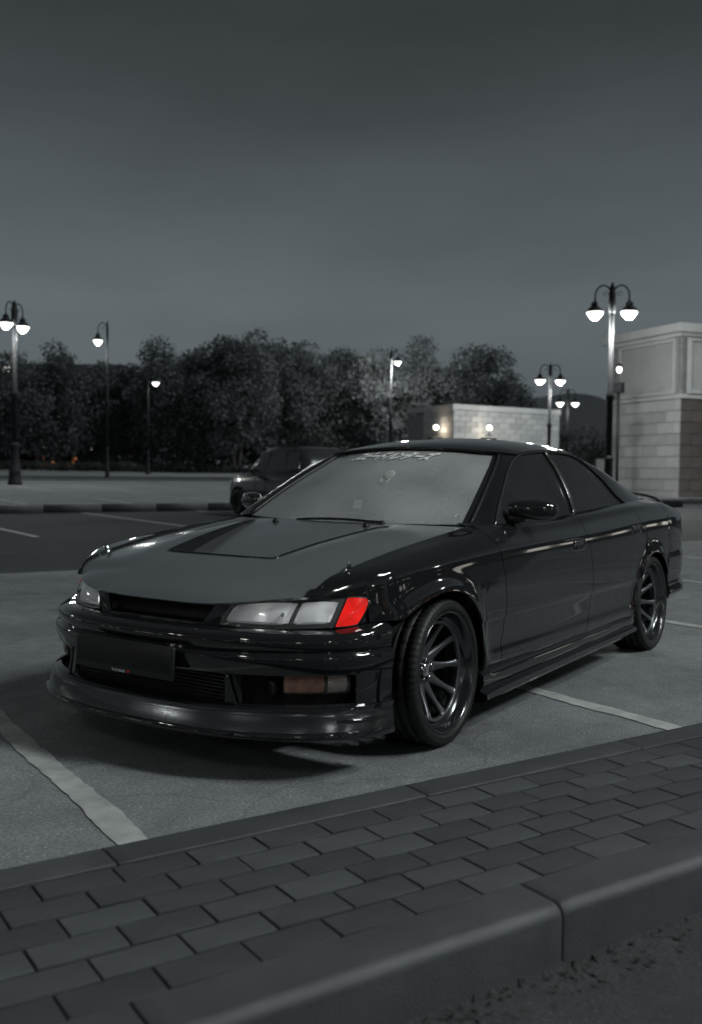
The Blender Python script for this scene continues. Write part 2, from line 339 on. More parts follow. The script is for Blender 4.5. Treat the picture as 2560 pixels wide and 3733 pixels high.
def foliage(name, c1, c2):
    m, nt, b = new_mat(name); L = nt.links; N = nt.nodes
    t = N.new('ShaderNodeTexCoord'); n = N.new('ShaderNodeTexNoise'); n.inputs['Scale'].default_value = 0.9; n.inputs['Detail'].default_value = 6
    L.new(t.outputs['Object'], n.inputs['Vector']); r = N.new('ShaderNodeValToRGB'); r.color_ramp.elements[0].position = .3; r.color_ramp.elements[1].position = .7
    r.color_ramp.elements[0].color = (*c1, 1); r.color_ramp.elements[1].color = (*c2, 1); L.new(n.outputs[0], r.inputs[0]); L.new(r.outputs[0], b.inputs['Base Color'])
    b.inputs['Roughness'].default_value = 0.7; b.inputs['Specular IOR Level'].default_value = 0.2
    tl = N.new('ShaderNodeBsdfTranslucent'); L.new(r.outputs[0], tl.inputs[0]); mx = N.new('ShaderNodeMixShader'); mx.inputs[0].default_value = 0.3
    L.new(b.outputs[0], mx.inputs[1]); L.new(tl.outputs[0], mx.inputs[2]); L.new(mx.outputs[0], N['Material Output'].inputs[0]); return m
M['leaf'] = foliage('foliage', (0.075, 0.084, 0.087), (0.155, 0.171, 0.174))
M['hedge'] = foliage('hedge_leaf', (0.040, 0.045, 0.043), (0.085, 0.094, 0.088))
M['litwin'] = pm('lit_window', (0.8, 0.8, 0.75), 0.4, var=0.02, scale=2, emit=(1.0, 0.95, 0.86), estr=1.3)
M['litorange'] = pm('lit_awning', (0.6, 0.2, 0.06), 0.6, var=0.1, scale=2, emit=(1.0, 0.33, 0.10), estr=0.35)
M['farwall'] = pm('far_wall', (0.10, 0.105, 0.11), 0.85, var=0.2, scale=0.6)
# ================================================================== SETTING
KX, KY = -0.926, 0.378           # along the kerb
NX, NY = 0.378, 0.926            # across the kerb, towards the near side
KANG = math.atan2(KY, KX)
def kn(k, n, z=0.0): return (KX*k+NX*n, KY*k+NY*n, z)
def hup(n): return 0.2 + (-20.2-n)*0.0125           # raised far car park, rising gently
def kn_sheet(k0, k1, n0, n1, zf, nk=2, nn=2):
    P = np.zeros((nk, nn, 3))
    for i, k in enumerate(np.linspace(k0, k1, nk)):
        for j, n in enumerate(np.linspace(n0, n1, nn)):
            P[i, j] = kn(k, n, zf(n) if callable(zf) else zf)
    v, f = grid_vf(P)
    if np.cross(P[1, 0]-P[0, 0], P[0, 1]-P[0, 0])[2] < 0: f = [q[::-1] for q in f]
    return v, f
rnd = random.Random(7)
# ground: one sheet out to the horizon
g = MB()
v, f = kn_sheet(-1500, 1500, -1600, -20.35, lambda n: max(-0.02, min(hup(n), 0.95))-0.03 if n > -81 else 0.93, 2, 2)
P = np.array([[kn(k, n, z) for n, z in ((-2500, 0.93), (-82, 0.93), (-20.36, hup(-20.36)-0.03), (-20.35, -0.03), (2.79, -0.03), (2.80, -0.055), (400, -0.055))] for k in (-2500, -60, 0, 60, 2500)])
v, f = grid_vf(P, True)
nrm = np.cross(np.array(v[f[0][1]])-np.array(v[f[0][0]]), np.array(v[f[0][3]])-np.array(v[f[0][0]]))
if nrm[2] < 0: f = [q[::-1] for q in f]
tag(obj('ground', v, f, M['verge'], smooth=False), kind='structure')
v, f = kn_sheet(-60, 70, -6.2, 1.96, 0.0, 2, 2)
tag(obj('parking_bay_asphalt', v, f, M['asphalt'], smooth=False), kind='structure')
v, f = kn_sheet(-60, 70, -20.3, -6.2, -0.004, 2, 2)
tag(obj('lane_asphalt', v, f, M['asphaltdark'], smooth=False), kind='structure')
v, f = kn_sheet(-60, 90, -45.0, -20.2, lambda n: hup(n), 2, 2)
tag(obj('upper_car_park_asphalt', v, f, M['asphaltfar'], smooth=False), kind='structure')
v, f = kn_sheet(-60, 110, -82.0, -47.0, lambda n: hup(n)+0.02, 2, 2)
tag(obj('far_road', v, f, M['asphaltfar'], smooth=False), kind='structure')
# painted bay lines (worn, ragged edges)
def bay_line(k, n0, n1, zf, w=0.10, rag=0.006, step=0.035, parent=None, dk=0.0):
    L = abs(n1-n0); m = max(2, int(L/step)); r1 = rnd.uniform(0, 9)
    P = np.zeros((m+1, 3, 3))
    a = b = 0.0
    for i in range(m+1):
        n = n0+(n1-n0)*i/m; a = 0.75*a+rnd.uniform(-rag, rag); b = 0.75*b+rnd.uniform(-rag, rag)
        z = (zf(n) if callable(zf) else zf)+0.004; kk = k+dk*(n-n0)
        P[i, 0] = kn(kk-w/2+a, n, z); P[i, 1] = kn(kk, n, z+0.0005); P[i, 2] = kn(kk+w/2+b, n, z)
    v, f = grid_vf(P, True)
    q = np.cross(P[1, 0]-P[0, 0], P[0, 1]-P[0, 0])
    if q[2] > 0: f = [x[::-1] for x in f]
    return obj('bay_line', v, f, M['linepaint'], parent, smooth=False)
near_lines = empty('bay_markings'); tag(near_lines, kind='structure')
for k in (-4.92, -2.40, 0.10, 2.66, 5.2, 7.75, 10.3): bay_line(k, -4.2, 1.80, 0.0, parent=near_lines)
for k in (-1.9, 0.98, 4.40, 7.55, 10.6): bay_line(k, -19.9, -11.6, -0.004, 0.11, step=0.3, parent=near_lines)
for k in (0.9, 3.7, 6.6, 9.45, 12.3, 15.1, 18.0): bay_line(k, -37.0, -30.1, hup, 0.13, step=0.5, parent=near_lines)
for k in (0.3, 3.2, 5.95, 8.95, 11.9): bay_line(k, -23.6, -20.6, hup, 0.12, step=0.5, parent=near_lines)
for k in (5, 8, 11, 14, 17, 20, 23, 26, 29): bay_line(k, -60, -54, lambda n: hup(n)+0.02, 0.15, step=1, parent=near_lines)
# ---- footpath strip the camera looks across: kerb stones and pavers, each a piece of its own
ZP = 0.095
def rbox(w, d, h, bev, seg=2, bevtop_only=True):
    bm = bmesh.new(); bmesh.ops.create_cube(bm, size=1)
    for v_ in bm.verts: v_.co = Vector((v_.co.x*w, v_.co.y*d, (v_.co.z-0.5)*h))
    ed = [e for e in bm.edges if all(q.co.z > -h*0.5 for q in e.verts)] if bevtop_only else list(bm.edges)
    bmesh.ops.bevel(bm, geom=ed, offset=bev, segments=seg, profile=0.6, affect='EDGES')
    return bm
def bm_mesh(bm, name, mat, smooth=True):
    me = bpy.data.meshes.new(name); bm.to_mesh(me); bm.free(); me.materials.append(mat)
    if smooth: me.polygons.foreach_set('use_smooth', [True]*len(me.polygons))
    me.update(); return me
v, f = kn_sheet(-9, 9, 1.86, 2.74, ZP-0.0052)
footpath = tag(obj('footpath', v, f, M['joint'], smooth=False), kind='structure')
PITCH_K, PITCH_N, NROW = 0.2045, 0.1062, 6
pv = []
for j in range(6):
    bm = rbox(PITCH_K-0.0060-0.001*(j % 2), PITCH_N-0.0105, 0.05, 0.0040, 2)
    for q in bm.verts:
        q.co.x += rnd.uniform(-.0012, .0012); q.co.y += rnd.uniform(-.0012, .0012)
    pv.append(bm_mesh(bm, 'paver', M['paver'] if j < 4 else M['paver2'], False))
for r_ in range(NROW):
    for c_ in range(-20, 16):
        k = (c_ + (0.5 if r_ % 2 else 0.0))*PITCH_K - 0.045
        n = 2.004 + (r_+0.5)*PITCH_N
        o = link_copy(rnd.choice(pv), 'paver', footpath, kn(k, n, ZP+rnd.uniform(-.0012, .0012)), KANG+rnd.uniform(-.003, .003))
        o.rotation_euler[0] = rnd.uniform(-.006, .006); o.rotation_euler[1] = rnd.uniform(-.004, .004)
def kerb_run(name, n0, n1, joints, zt, zb, prof, mat, length=1.02):
    root = empty(name, (0, 0, 0)); tag(root, kind='structure')
    def stone(Ls):
        m = 14; vs_ = []; fs = []
        for i, x in enumerate([-Ls/2+0.0025, -Ls/2+0.006]+list(np.linspace(-Ls/2+.05, Ls/2-.05, 8))+[Ls/2-0.006, Ls/2-0.0025]):
            inset = 0.0035 if abs(x) > Ls/2-0.004 else 0
            for (y, z) in prof: vs_.append((x, y*(1-inset*4), z-inset))
        a = len(prof); ns = 12
        for i in range(ns-1):
            for j in range(a-1): fs.append((i*a+j, i*a+j+1, (i+1)*a+j+1, (i+1)*a+j))
        fs.append(tuple(range(a))[::-1]); fs.append(tuple((ns-1)*a+j for j in range(a)))
        return mesh_data('kerb_stone', vs_, fs, [mat])
    me = stone(length)
    for j in joints:
        o = link_copy(me, 'kerb_stone', root, kn(j+length/2, (n0+n1)/2, zt), KANG)
        o.location.z += rnd.uniform(-.002, .002)
    return root
# kerb local y axis = direction N rotated: with x along K, y = (-KY,KX) = -N
def kprof(w, r_far, r_near, h, seg=7):
    # y>0 is away from the camera (towards the car)
    p = [(w/2, -h)]
    for i in range(seg+1):
        a = math.pi/2*i/seg; p.append((w/2-r_far+r_far*math.cos(a), -r_far+r_far*math.sin(a)))
    for i in range(seg+1):
        a = math.pi/2*i/seg; p.append((-w/2+r_near-r_near*math.sin(a), -r_near+r_near*math.cos(a)))
    p.append((-w/2, -h)); return p
kerb_run('kerb', 1.868, 2.000, [-9.72+1.02*i for i in range(16)], ZP+0.004, 0, kprof(0.132, 0.02, 0.004, 0.14), M['kerb'])
kerb_run('kerb', 2.645, 2.795, [-8.91+1.02*i for i in range(14)], ZP+0.004, 0, kprof(0.150, 0.004, 0.030, 0.20, 9), M['kerb'])
# dead leaves and grit gathered against the kerb foot
lv = []; lf = []
for i in range(500):
    k = rnd.uniform(-4.2, 0.6); n = 2.80+abs(rnd.gauss(0, 0.055)); a = rnd.uniform(0, 6.28); s = rnd.uniform(.003, .010); z = -0.053+rnd.uniform(0, .012)
    c = kn(k, n, z); b0 = len(lv)
    for dx, dy in ((-1, -.45), (1, -.35), (1.1, .4), (-.9, .45)):
        x = dx*s; y = dy*s; lv.append((c[0]+x*math.cos(a)-y*math.sin(a), c[1]+x*math.sin(a)+y*math.cos(a), c[2]+rnd.uniform(0, s*.8)))
    lf.append((b0, b0+1, b0+2, b0+3))
tag(obj('leaf_litter', lv, lf, M['litter'], smooth=False), 'dark dead leaves and grit along the foot of the near kerb', 'leaf litter', kind='stuff')
# ---- far kerbs
def long_kerb(name, k0, k1, n, zb, zt, w=0.3, step=1.5):
    root = empty(name); tag(root, kind='structure')
    bm = rbox(step-0.012, w, zt-zb, 0.02, 2); me = bm_mesh(bm, 'kerb_stone', M['kerb'])
    for i in range(int((k1-k0)/step)):
        link_copy(me, 'kerb_stone', root, kn(k0+step*(i+.5), n, zt), KANG)
long_kerb('kerb', -16, 32, -20.25, -0.05, 0.205, 0.2)
P = np.array([[kn(k, n, z) for n, z in ((-48.6, hup(-48.6)), (-48.6, hup(-48.6)+.14), (-44.2, hup(-44.2)+.13), (-44.2, hup(-44.2)-.05))] for k in (-60, 0, 60, 110)])
v, f = grid_vf(P)
tag(obj('median_strip', v, f, M['kerb'], smooth=False), kind='structure')
v, f = kn_sheet(-60, 110, -48.3, -44.5, lambda n: hup(n)+.15)
tag(obj('median_lawn', v, f, M['verge'], smooth=False), kind='structure')

# ---- street lamps
def lamp(pos, H, heads, rz, label, scale=1.0, watts=110, base_w=1.0, group='street lamps round the car park', name='street_lamp'):
    root = empty(name, pos, rz); tag(root, label, 'street lamp', group)
    b = 0.16*scale*base_w
    MB().lathe([(b*1.35, 0), (b*1.35, .12), (b*1.15, .16), (b*1.1, .5), (b*1.2, .55), (b*0.95, .62), (b*0.8, 1.1), (b*0.72, 1.55), (b*.85, 1.6), (b*.85, 1.68), (b*.6, 1.75)], 20).build('base', M['iron'], root)
    r0, r1 = b*.56, b*.36
    MB().lathe([(r0, 1.7), (r0*.97, H*.48), (r0*1.35, H*.485), (r0*1.35, H*.505), (r0*.85, H*.52), (r1, H-.25), (r1*1.6, H-.9), (r1*1.6, H-.6)][:6], 16).build('pole', M['iron'], root)
    MB().lathe([(r1*1.5, H-1.0), (r1*1.7, H-.95), (r1*1.7, H-.30), (r1*1.2, H-.24), (r1*1.4, H-.15), (r1*.9, H-.05), (.01, H+.06)], 14).build('finial', M['iron'], root)
    sides = (-1, 1) if heads == 2 else (1,)
    for s in sides:
        reach = 0.52*scale
        pts = [(s*.03, 0, H-.75)]
        for i in range(13):
            a = math.pi*(1-i/12.0); pts.append((s*(reach/2+0.02+reach/2*math.cos(a)), 0, H-.42+0.36*math.sin(a)))
        pts.append((s*(reach+.02), 0, H-.60))
        MB().tube(pts, 0.026*scale, 8).build('arm', M['iron'], root)
        c = s*(reach+.02)
        sc = [(c+.10*scale*math.cos(t)*(1-t/9.0), 0, H-.36+.10*scale*math.sin(t)*(1-t/9.0)) for t in np.linspace(0, 7, 18)]
        MB().tube([(p[0]-s*.32*scale, p[1], p[2]) for p in sc], 0.010, 5).build('scroll', M['iron'], root)
        z0 = H-.62; q = scale
        MB().lathe([(.05*q, z0+.04), (.07*q, z0), (.12*q, z0-.03), (.13*q, z0-.11), (.10*q, z0-.13), (.15*q, z0-.16), (.22*q, z0-.22), (.235*q, z0-.27), (.30*q, z0-.33), (.305*q, z0-.345), (.22*q, z0-.34)], 22, (c, 0, 0)).build('lamp_shade', M['iron'], root)
        MB().lathe([(.27*q, z0-.343), (.265*q, z0-.37), (.225*q, z0-.44), (.16*q, z0-.52), (.09*q, z0-.58), (.02*q, z0-.60)], 22, (c, 0, 0)).build('lamp_globe', M['globe'], root)
        ld = bpy.data.lights.new('lamp_light', 'POINT'); ld.energy = watts; ld.shadow_soft_size = 0.2; ld.color = (1.0, .985, .95)
        lo = bpy.data.objects.new('lamp_light', ld); COL.objects.link(lo); lo.parent = root; lo.location = (c, 0, z0-.68)
    return root
VR = math.atan2(0.825, -0.565)      # heading across the view, left to right
def lamp_at(p, H_top, *a, **k):
    n = p[0]*NX+p[1]*NY
    z = hup(n) if n < -20.3 else 0.0
    return lamp((p[0], p[1], z), H_top-z, *a, **k)
lamp_at((-20.45, -31.45), 7.95, 2, VR+R(72), 'double-headed street lamp at the left edge, wide base on the median', 1.0, 240, 1.35)
lamp_at((-29.6, -36.2), 8.7, 1, VR+R(180), 'tall single-headed street lamp rising above the left treetops', .9, 120, .7)
lamp_at((-44.9, -49.2), 8.35, 1, VR+R(15), 'slim single-headed street lamp in front of the dark trees', 1.0, 60, .8)
lamp_at((-27.58, -8.78), 7.60, 2, VR+R(-10), 'tall double-headed street lamp beside the big stone building', 1.05, 950, 1.1)
lamp_at((-48.9, -20.0), 7.55, 2, VR+R(8), 'double-headed street lamp in front of the low pale wall', 1.14, 500)
lamp_at((-58.1, -22.6), 6.90, 2, VR+R(8), 'farthest double-headed street lamp right of the low pale wall', 1.0, 90)
lamp_at((-61.6, -39.0), 10.9, 1, VR+R(-30), 'street lamp half hidden in the tree crown, lighting its leaves', 1.1, 2600)
# unseen lamps behind the viewer: glints on the paint; first two added as fill
for i, (x, y) in enumerate(((0.2, 4.3), (8.6, 0.4), (9.0, 13.5), (-3.0, 15.5), (-15.0, 13.0), (22.0, 14.0), (15.0, -9.0), (4.0, 24.0), (30.0, 2.0), (2.5, -22.0))):
    lamp((x, y, -0.05), 6.4, 2, R(37*i-20), 'unseen double-headed lamp behind the viewer, for glints and fill light', 1.0, (190, 70, 100, 60, 60, 80, 120, 60, 60, 60)[i])

# ---- trees
def leaf_cloud(rng, centers, radii, n_per, size, flat=1.0):
    V = []; 
    for c, r in zip(centers, radii):
        n = int(n_per*r*r)
        d = rng.normal(size=(n, 3)); d /= np.linalg.norm(d, axis=1)[:, None]
        rad = r*np.clip(rng.normal(.86, .20, n), .15, 1.25)[:, None]
        V.append(np.array(c)+d*rad*np.array([1, 1, .8]))
    C_ = np.concatenate(V); n = len(C_)
    a = rng.normal(size=(n, 3)); a /= np.linalg.norm(a, axis=1)[:, None]
    b = np.cross(a, rng.normal(size=(n, 3))); b /= np.linalg.norm(b, axis=1)[:, None]
    s = (size*rng.uniform(.6, 1.3, n))[:, None]
    q = np.stack([C_-a*s-b*s*.15, C_-b*s*.55, C_+a*s, C_+b*s*.55], 1).reshape(-1, 3)
    return q
def cloud_obj(name, q, mat, parent):
    n = len(q)//4; me = bpy.data.meshes.new(name)
    me.vertices.add(n*4); me.vertices.foreach_set('co', q.astype(np.float32).ravel())
    me.loops.add(n*4); me.loops.foreach_set('vertex_index', np.arange(n*4, dtype=np.int32))
    me.polygons.add(n); me.polygons.foreach_set('loop_start', np.arange(0, n*4, 4, dtype=np.int32)); me.polygons.foreach_set('loop_total', np.full(n, 4, dtype=np.int32))
    me.materials.append(mat); me.update(); me.validate()
    o = bpy.data.objects.new(name, me); COL.objects.link(o); o.parent = parent
    return o
def tree(px, py, zb, H, rx, seed, label, lean=0.0, dens=100, trunks=1, ry=None, low=0.22):
    rng = np.random.default_rng(seed)
    root = empty('tree', (px, py, zb)); tag(root, label, 'tree', 'trees beyond the far road')
    tb = MB(); limb_ends = []
    for t in range(trunks):
        ox = (t-(trunks-1)/2)*.6; tx = ox*2.2+rng.normal(0, .3); top = H*.62
        tr = [np.array([ox+(tx-ox)*(z/top)**1.3, rng.normal(0, .06), z]) for z in np.linspace(0, top, 7)]
        tb.tube(tr, list(np.linspace(.03*H*.8/max(1, trunks*.7), .04, 7)), 8)
        for i in range(8):
            z0 = rng.uniform(.22, .58)*H; an = rng.uniform(0, 6.28); L = rng.uniform(.35, .8)*rx
            p0 = np.array([ox+(tx-ox)*(min(z0, top)/top)**1.3, 0, z0])
            pts = [p0+np.array([math.cos(an)*L*s, math.sin(an)*L*s, L*.75*s**1.2]) for s in np.linspace(0, 1, 5)]
            tb.tube(pts, list(np.linspace(.07, .02, 5)), 6); limb_ends.append(pts[-1])
    tb.build('trunk', M['bark'], root)
    cs, rs = [], []
    nC = 64
    for i in range(nC):
        while True:
            p = rng.uniform(-1, 1, 3)
            if np.linalg.norm(p) < 1: break
        p = p*(.62+.38*np.linalg.norm(p))
        zc = (low+1)/2*H; zr = (1-low)/2*H
        wz = 1.0 if p[2] > -.3 else 0.85
        cs.append((p[0]*rx*.82*wz+lean*p[2], p[1]*(ry or rx)*.82*wz, zc+p[2]*zr*.86)); rs.append(rng.uniform(.7, 1.45)*rx/4.2)
    for e in limb_ends: cs.append(tuple(e)); rs.append(rng.uniform(.6, 1.0)*rx/4.2)
    cloud_obj('crown', leaf_cloud(rng, cs, rs, dens*2.2, .15), M['leaf'], root)
    return root
CX, CY = 4.8635, 2.7778
def view_pt(px, D):
    s = (px-1280)/3540.5
    return (CX+D*(-.8249-.5652*s), CY+D*(-.5652+.8249*s))
TREES = [(-110, 84, 1285, 4.2, 'loose dark tree cut by the left edge of the picture'), (60, 82, 1270, 4.0, 'dark tree behind the lamp at the left edge'), (215, 84, 1268, 4.2, 'dark tree left of the tall single lamp'), (360, 88, 1305, 3.8, 'low dark tree under the tall single lamp'), (490, 87, 1318, 3.8, 'low dark tree behind the slim single lamp'),
         (655, 84, 1222, 4.9, 'broad dark tree left of the tallest one'), (860, 82, 1170, 4.7, 'tallest dark tree, its rounded crown left of centre'), (1065, 86, 1245, 4.4, 'dark tree right of the tallest one'), (1240, 88, 1238, 4.6, 'dark tree left of the lamp hidden in leaves'),
         (1410, 86, 1225, 4.6, 'dark tree around the lit lamp, its leaves glowing'), (1580, 88, 1205, 4.9, 'tall dark tree above the low pale wall'), (1745, 92, 1235, 4.2, 'dark tree above the right half of the pale wall'), (1860, 96, 1375, 3.0, 'smallest dark tree at the right end of the row')]
for i, (px, D, top, rx, lab) in enumerate(TREES):
    x, y = view_pt(px, D); zt = 1.1267+(1718-top)/3540.5*D
    tree(x, y, .92, zt-.92, rx, 20+i, lab, trunks=1+(i % 3 == 0), dens=105 if px not in (1410, 60, -110) else 60, low=.02 if i % 2 else .07)
for i, (px, D, top, rx, lab) in enumerate([(2105, 82, 1545, 3.0, 'low dark bushy tree beside the farthest double lamp'), (2190, 78, 1560, 3.0, 'low dark bushy tree against the left side of the stone building')]):
    x, y = view_pt(px, D); zt = 1.1267+(1728-top)/3540.5*D
    tree(x, y, .6, zt-.6, rx, 60+i, lab, low=.0, dens=110)
# dark undergrowth closing the view under and behind the trees
rng = np.random.default_rng(77); cs = []; rs = []
for i in range(240):
    px = -220+2190*i/239+rng.normal(0, 6); x, y = view_pt(px, 104+rng.normal(0, 3)); cs.append((x, y, .9+rng.uniform(.3, 5.2))); rs.append(rng.uniform(1.0, 1.9))
UW = cloud_obj('undergrowth', leaf_cloud(rng, cs, rs, 60, .34), M['leaf'], None); tag(UW, 'dark mass of bushes behind the tree trunks', 'bushes', kind='stuff')
# clipped hedge at the far road
rng = np.random.default_rng(5)
hx0, hy0 = view_pt(-150, 76); hx1, hy1 = view_pt(960, 82)
HD = empty('hedge', (hx0, hy0, .86)); tag(HD, 'long clipped dark hedge running along the far road under the trees', 'hedge')
cs = []; rs = []
for t in np.linspace(0, 1, 90):
    if .575 < t < .60: continue
    cs.append(((hx1-hx0)*t+rng.normal(0, .1), (hy1-hy0)*t+rng.normal(0, .1), .42+rng.normal(0, .05))); rs.append(.42)
cloud_obj('foliage', leaf_cloud(rng, cs, rs, 1100, .07), M['hedge'], HD)
mb = MB()
for t in np.linspace(0, 1, 60): mb.tube([((hx1-hx0)*t, (hy1-hy0)*t, 0), ((hx1-hx0)*t, (hy1-hy0)*t, .5)], .03, 5)
mb.build('stems', M['bark'], HD)

# ---- stone buildings
def block_wall(root, P0, e, width, z0, courses, ch, bw, mats, depth=0.06, jit=0.006, name='stone_block', seed=1, gap=0.014):
    # P0: left foot as seen from outside, e: unit vector to the right, outward normal = e x up
    rg = random.Random(seed); out = Vector((e[0], e[1], 0)).cross(Vector((0, 0, 1)))
    ang = math.atan2(e[1], e[0]); cache = {}
    for c in range(courses):
        x = -(bw/2 if c % 2 else 0)
        while x < width-1e-3:
            a, b = max(0, x), min(width, x+bw); x += bw
            if b-a < .08: continue
            w = round(b-a, 3); mt = rg.choice(mats); key = (w, mt.name)
            if key not in cache:
                cache[key] = bm_mesh(rbox(w-gap, depth, ch-gap, .008, 1, False), name, mt, False)
            m_ = (a+b)/2; dj = rg.uniform(-jit, jit)
            link_copy(cache[key], name, root, (P0[0]+e[0]*m_+out.x*(-depth/2+.03+dj)-root.location.x, P0[1]+e[1]*m_+out.y*(-depth/2+.03+dj)-root.location.y, z0+(c+1)*ch-gap/2-root.location.z), ang)
def wall_quad(mb, a, b, z0, z1, th=.0):
    mb.add([(a[0], a[1], z0), (b[0], b[1], z0), (b[0], b[1], z1), (a[0], a[1], z1)], [(0, 1, 2, 3)])
def prism(mb, poly, z0, z1, mi=0):
    n = len(poly); mb.add([(p[0], p[1], z0) for p in poly]+[(p[0], p[1], z1) for p in poly], [tuple(range(n))[::-1], tuple(range(n, 2*n))]+[(i, (i+1) % n, n+(i+1) % n, n+i) for i in range(n)], mi)
def V2(p): return np.array(p[:2], float)
def building_box(A, Bc, Cc):      # A left end, Bc nearest corner, Cc right end -> 4-gon footprint
    D_ = V2(A)+V2(Cc)-V2(Bc); return [tuple(V2(A)), tuple(V2(Bc)), tuple(V2(Cc)), tuple(D_)]
# big pump-house like building at the right
A = V2(view_pt(2222, 43.6)); B = V2(view_pt(2474, 39.4)); dirL = (B-A)/np.linalg.norm(B-A); dirR = np.array([-dirL[1], dirL[0]])
if dirR@np.array([-.5652, .8249]) < 0: dirR = -dirR
Cc = B+dirR*6.0
SB = empty('stone_building', (B[0], B[1], 0)); tag(SB, 'tall pale stone building with a louvred upper storey and overhanging cornice', 'building')
loc = lambda p: (p[0]-B[0], p[1]-B[1])
ins = .05
mb = MB(); fp = building_box(A, B, Cc); ctr = np.mean(fp, axis=0)
prism(mb, [loc(ctr+(np.array(p)-ctr)*.985) for p in fp], -.1, 6.75); mb.build('wall', M['mortar'], SB, smooth=False)
wl_, wr_ = np.linalg.norm(B-A), 6.0
block_wall(SB, A, dirL, wl_, 0.0, 9, .468, 1.05, [M['stone'], M['stone'], M['stone2']], seed=3)
block_wall(SB, B, dirR, wr_, 0.0, 9, .468, 1.05, [M['stonewarmlit']], seed=4)
mb = MB(); prism(mb, [loc(ctr+(np.array(p)-ctr)*1.035) for p in fp], 4.22, 4.40); mb.build('ledge', M['trimstone'], SB, smooth=False, bevel=.02)
mb = MB(); prism(mb, [loc(ctr+(np.array(p)-ctr)*1.14) for p in fp], 6.86, 7.22); mb.build('cornice', M['trimstone'], SB, smooth=False, bevel=.03)
mb = MB(); prism(mb, [loc(ctr+(np.array(p)-ctr)*1.06) for p in fp], 6.70, 6.86); mb.build('cornice_moulding', M['trimstone'], SB, smooth=False, bevel=.03)
def louver(a, b, z0, z1, nsl, fm=M['trimstone']):
    a = np.array(a); b = np.array(b); e = (b-a)/np.linalg.norm(b-a); out = np.array([e[1], -e[0]]); L = np.linalg.norm(b-a); ang = math.atan2(e[1], e[0])
    fr = MB(); m = (a+b)/2+out*.05
    for zz in (z0+.07, z1-.07): fr.box((*loc(m), zz), (L, .16, .14), ang)
    for q in (a+e*.07, b-e*.07): fr.box((*loc(q+out*.05), (z0+z1)/2), (.14, .158, z1-z0-.28), ang)
    fr.build('louver_frame', fm, SB, smooth=False, bevel=.01)
    sl = MB()
    for i in range(nsl):
        z = z0+.16+(z1-z0-.32)*(i+.5)/nsl; h = (z1-z0-.32)/nsl
        p0 = a+e*.14; p1 = b-e*.14
        q = [(*loc(p0+out*.02), z+h*.6), (*loc(p1+out*.02), z+h*.6), (*loc(p1+out*.085), z-h*.35), (*loc(p0+out*.085), z-h*.35)]
        sl.add(q+[(x, y, zz-.014) for x, y, zz in q], [(0, 1, 2, 3)[::-1], (4, 5, 6, 7), (3, 2, 6, 7)])
    tag(sl.build('louver_slats', M['louver'], SB, smooth=False), kind='stuff')
louver(A+dirL*.55, B-dirL*.28, 4.42, 6.68, 34)
louver(B+dirR*.28, B+dirR*5.6, 4.42, 6.68, 34)
mb = MB(); mb.box((*loc(A-dirL*.35), 0.85), (1.0, .3, 1.9), math.atan2(dirL[1], dirL[0])); mb.build('side_wall', M['trimstone'], SB, smooth=False, bevel=.02)
# small lamp and camera box on the lamp side of the building
x, y = view_pt(2247, 38.0)
WL = empty('wall_lamp', (x, y, 0)); tag(WL, 'small bright lamp with a dark box below it beside the tall pole', 'lamp')
MB().tube([(0, 0, 0), (0, 0, 4.3)], .06, 10).build('pole', M['iron'], WL)
MB().lathe([(.02, 5.08), (.06, 5.10), (.10, 5.17), (.09, 5.25), (.04, 5.30)], 16).build('lamp_globe', M['sconce'], WL)
MB().box((0, 0, 4.50), (.34, .34, .40)).tube([(0, 0, 4.3), (0, 0, 5.03)], .03, 8).lathe([(.16, 5.32), (.02, 5.46)], 14).build('camera_box', M['iron'], WL, smooth=False)
x, y = view_pt(2432, 34.0)
ST = empty('wheel_stop', (x, y, 0)); tag(ST, 'low dark block lying on the asphalt before the stone building', 'wheel stop')
obj('block', *(lambda b: (b.v, b.f))(MB().box((0, 0, .13), (1.0, .45, .26), VR)), M['iron'], ST, smooth=False, bevel=.05)
# low pale wall building in the middle distance
A2 = V2(view_pt(1541, 64.5)); B2 = V2(view_pt(1648, 61.0)); C2_ = V2(view_pt(2033, 66.0))
LB = empty('low_stone_building', (B2[0], B2[1], .5)); tag(LB, 'low flat-topped pale stone wall building with two lit wall lamps', 'building')
fp2 = [tuple(A2), tuple(B2), tuple(C2_), tuple(C2_+(A2-B2)*1.6), tuple(A2+(A2-B2)*.6)]
ct2 = np.mean(fp2, axis=0); loc2 = lambda p: (p[0]-B2[0], p[1]-B2[1])
mb = MB(); prism(mb, [loc2(ct2+(np.array(p)-ct2)*.988) for p in fp2], -.6, 4.95-.5); mb.build('wall', M['mortar'], LB, smooth=False)
e1 = (B2-A2)/np.linalg.norm(B2-A2); e2 = (C2_-B2)/np.linalg.norm(C2_-B2)
block_wall(LB, A2, e1, np.linalg.norm(B2-A2), .5, 13, .35, .95, [M['stone'], M['stone2']], seed=8, gap=.018)
block_wall(LB, B2, e2, np.linalg.norm(C2_-B2), .5, 13, .35, .95, [M['stone'], M['stone2']], seed=9, gap=.018)
mb = MB(); prism(mb, [loc2(ct2+(np.array(p)-ct2)*1.02) for p in fp2], 5.06-.5, 5.42-.5); mb.build('coping', M['trimstone'], LB, smooth=False, bevel=.03)
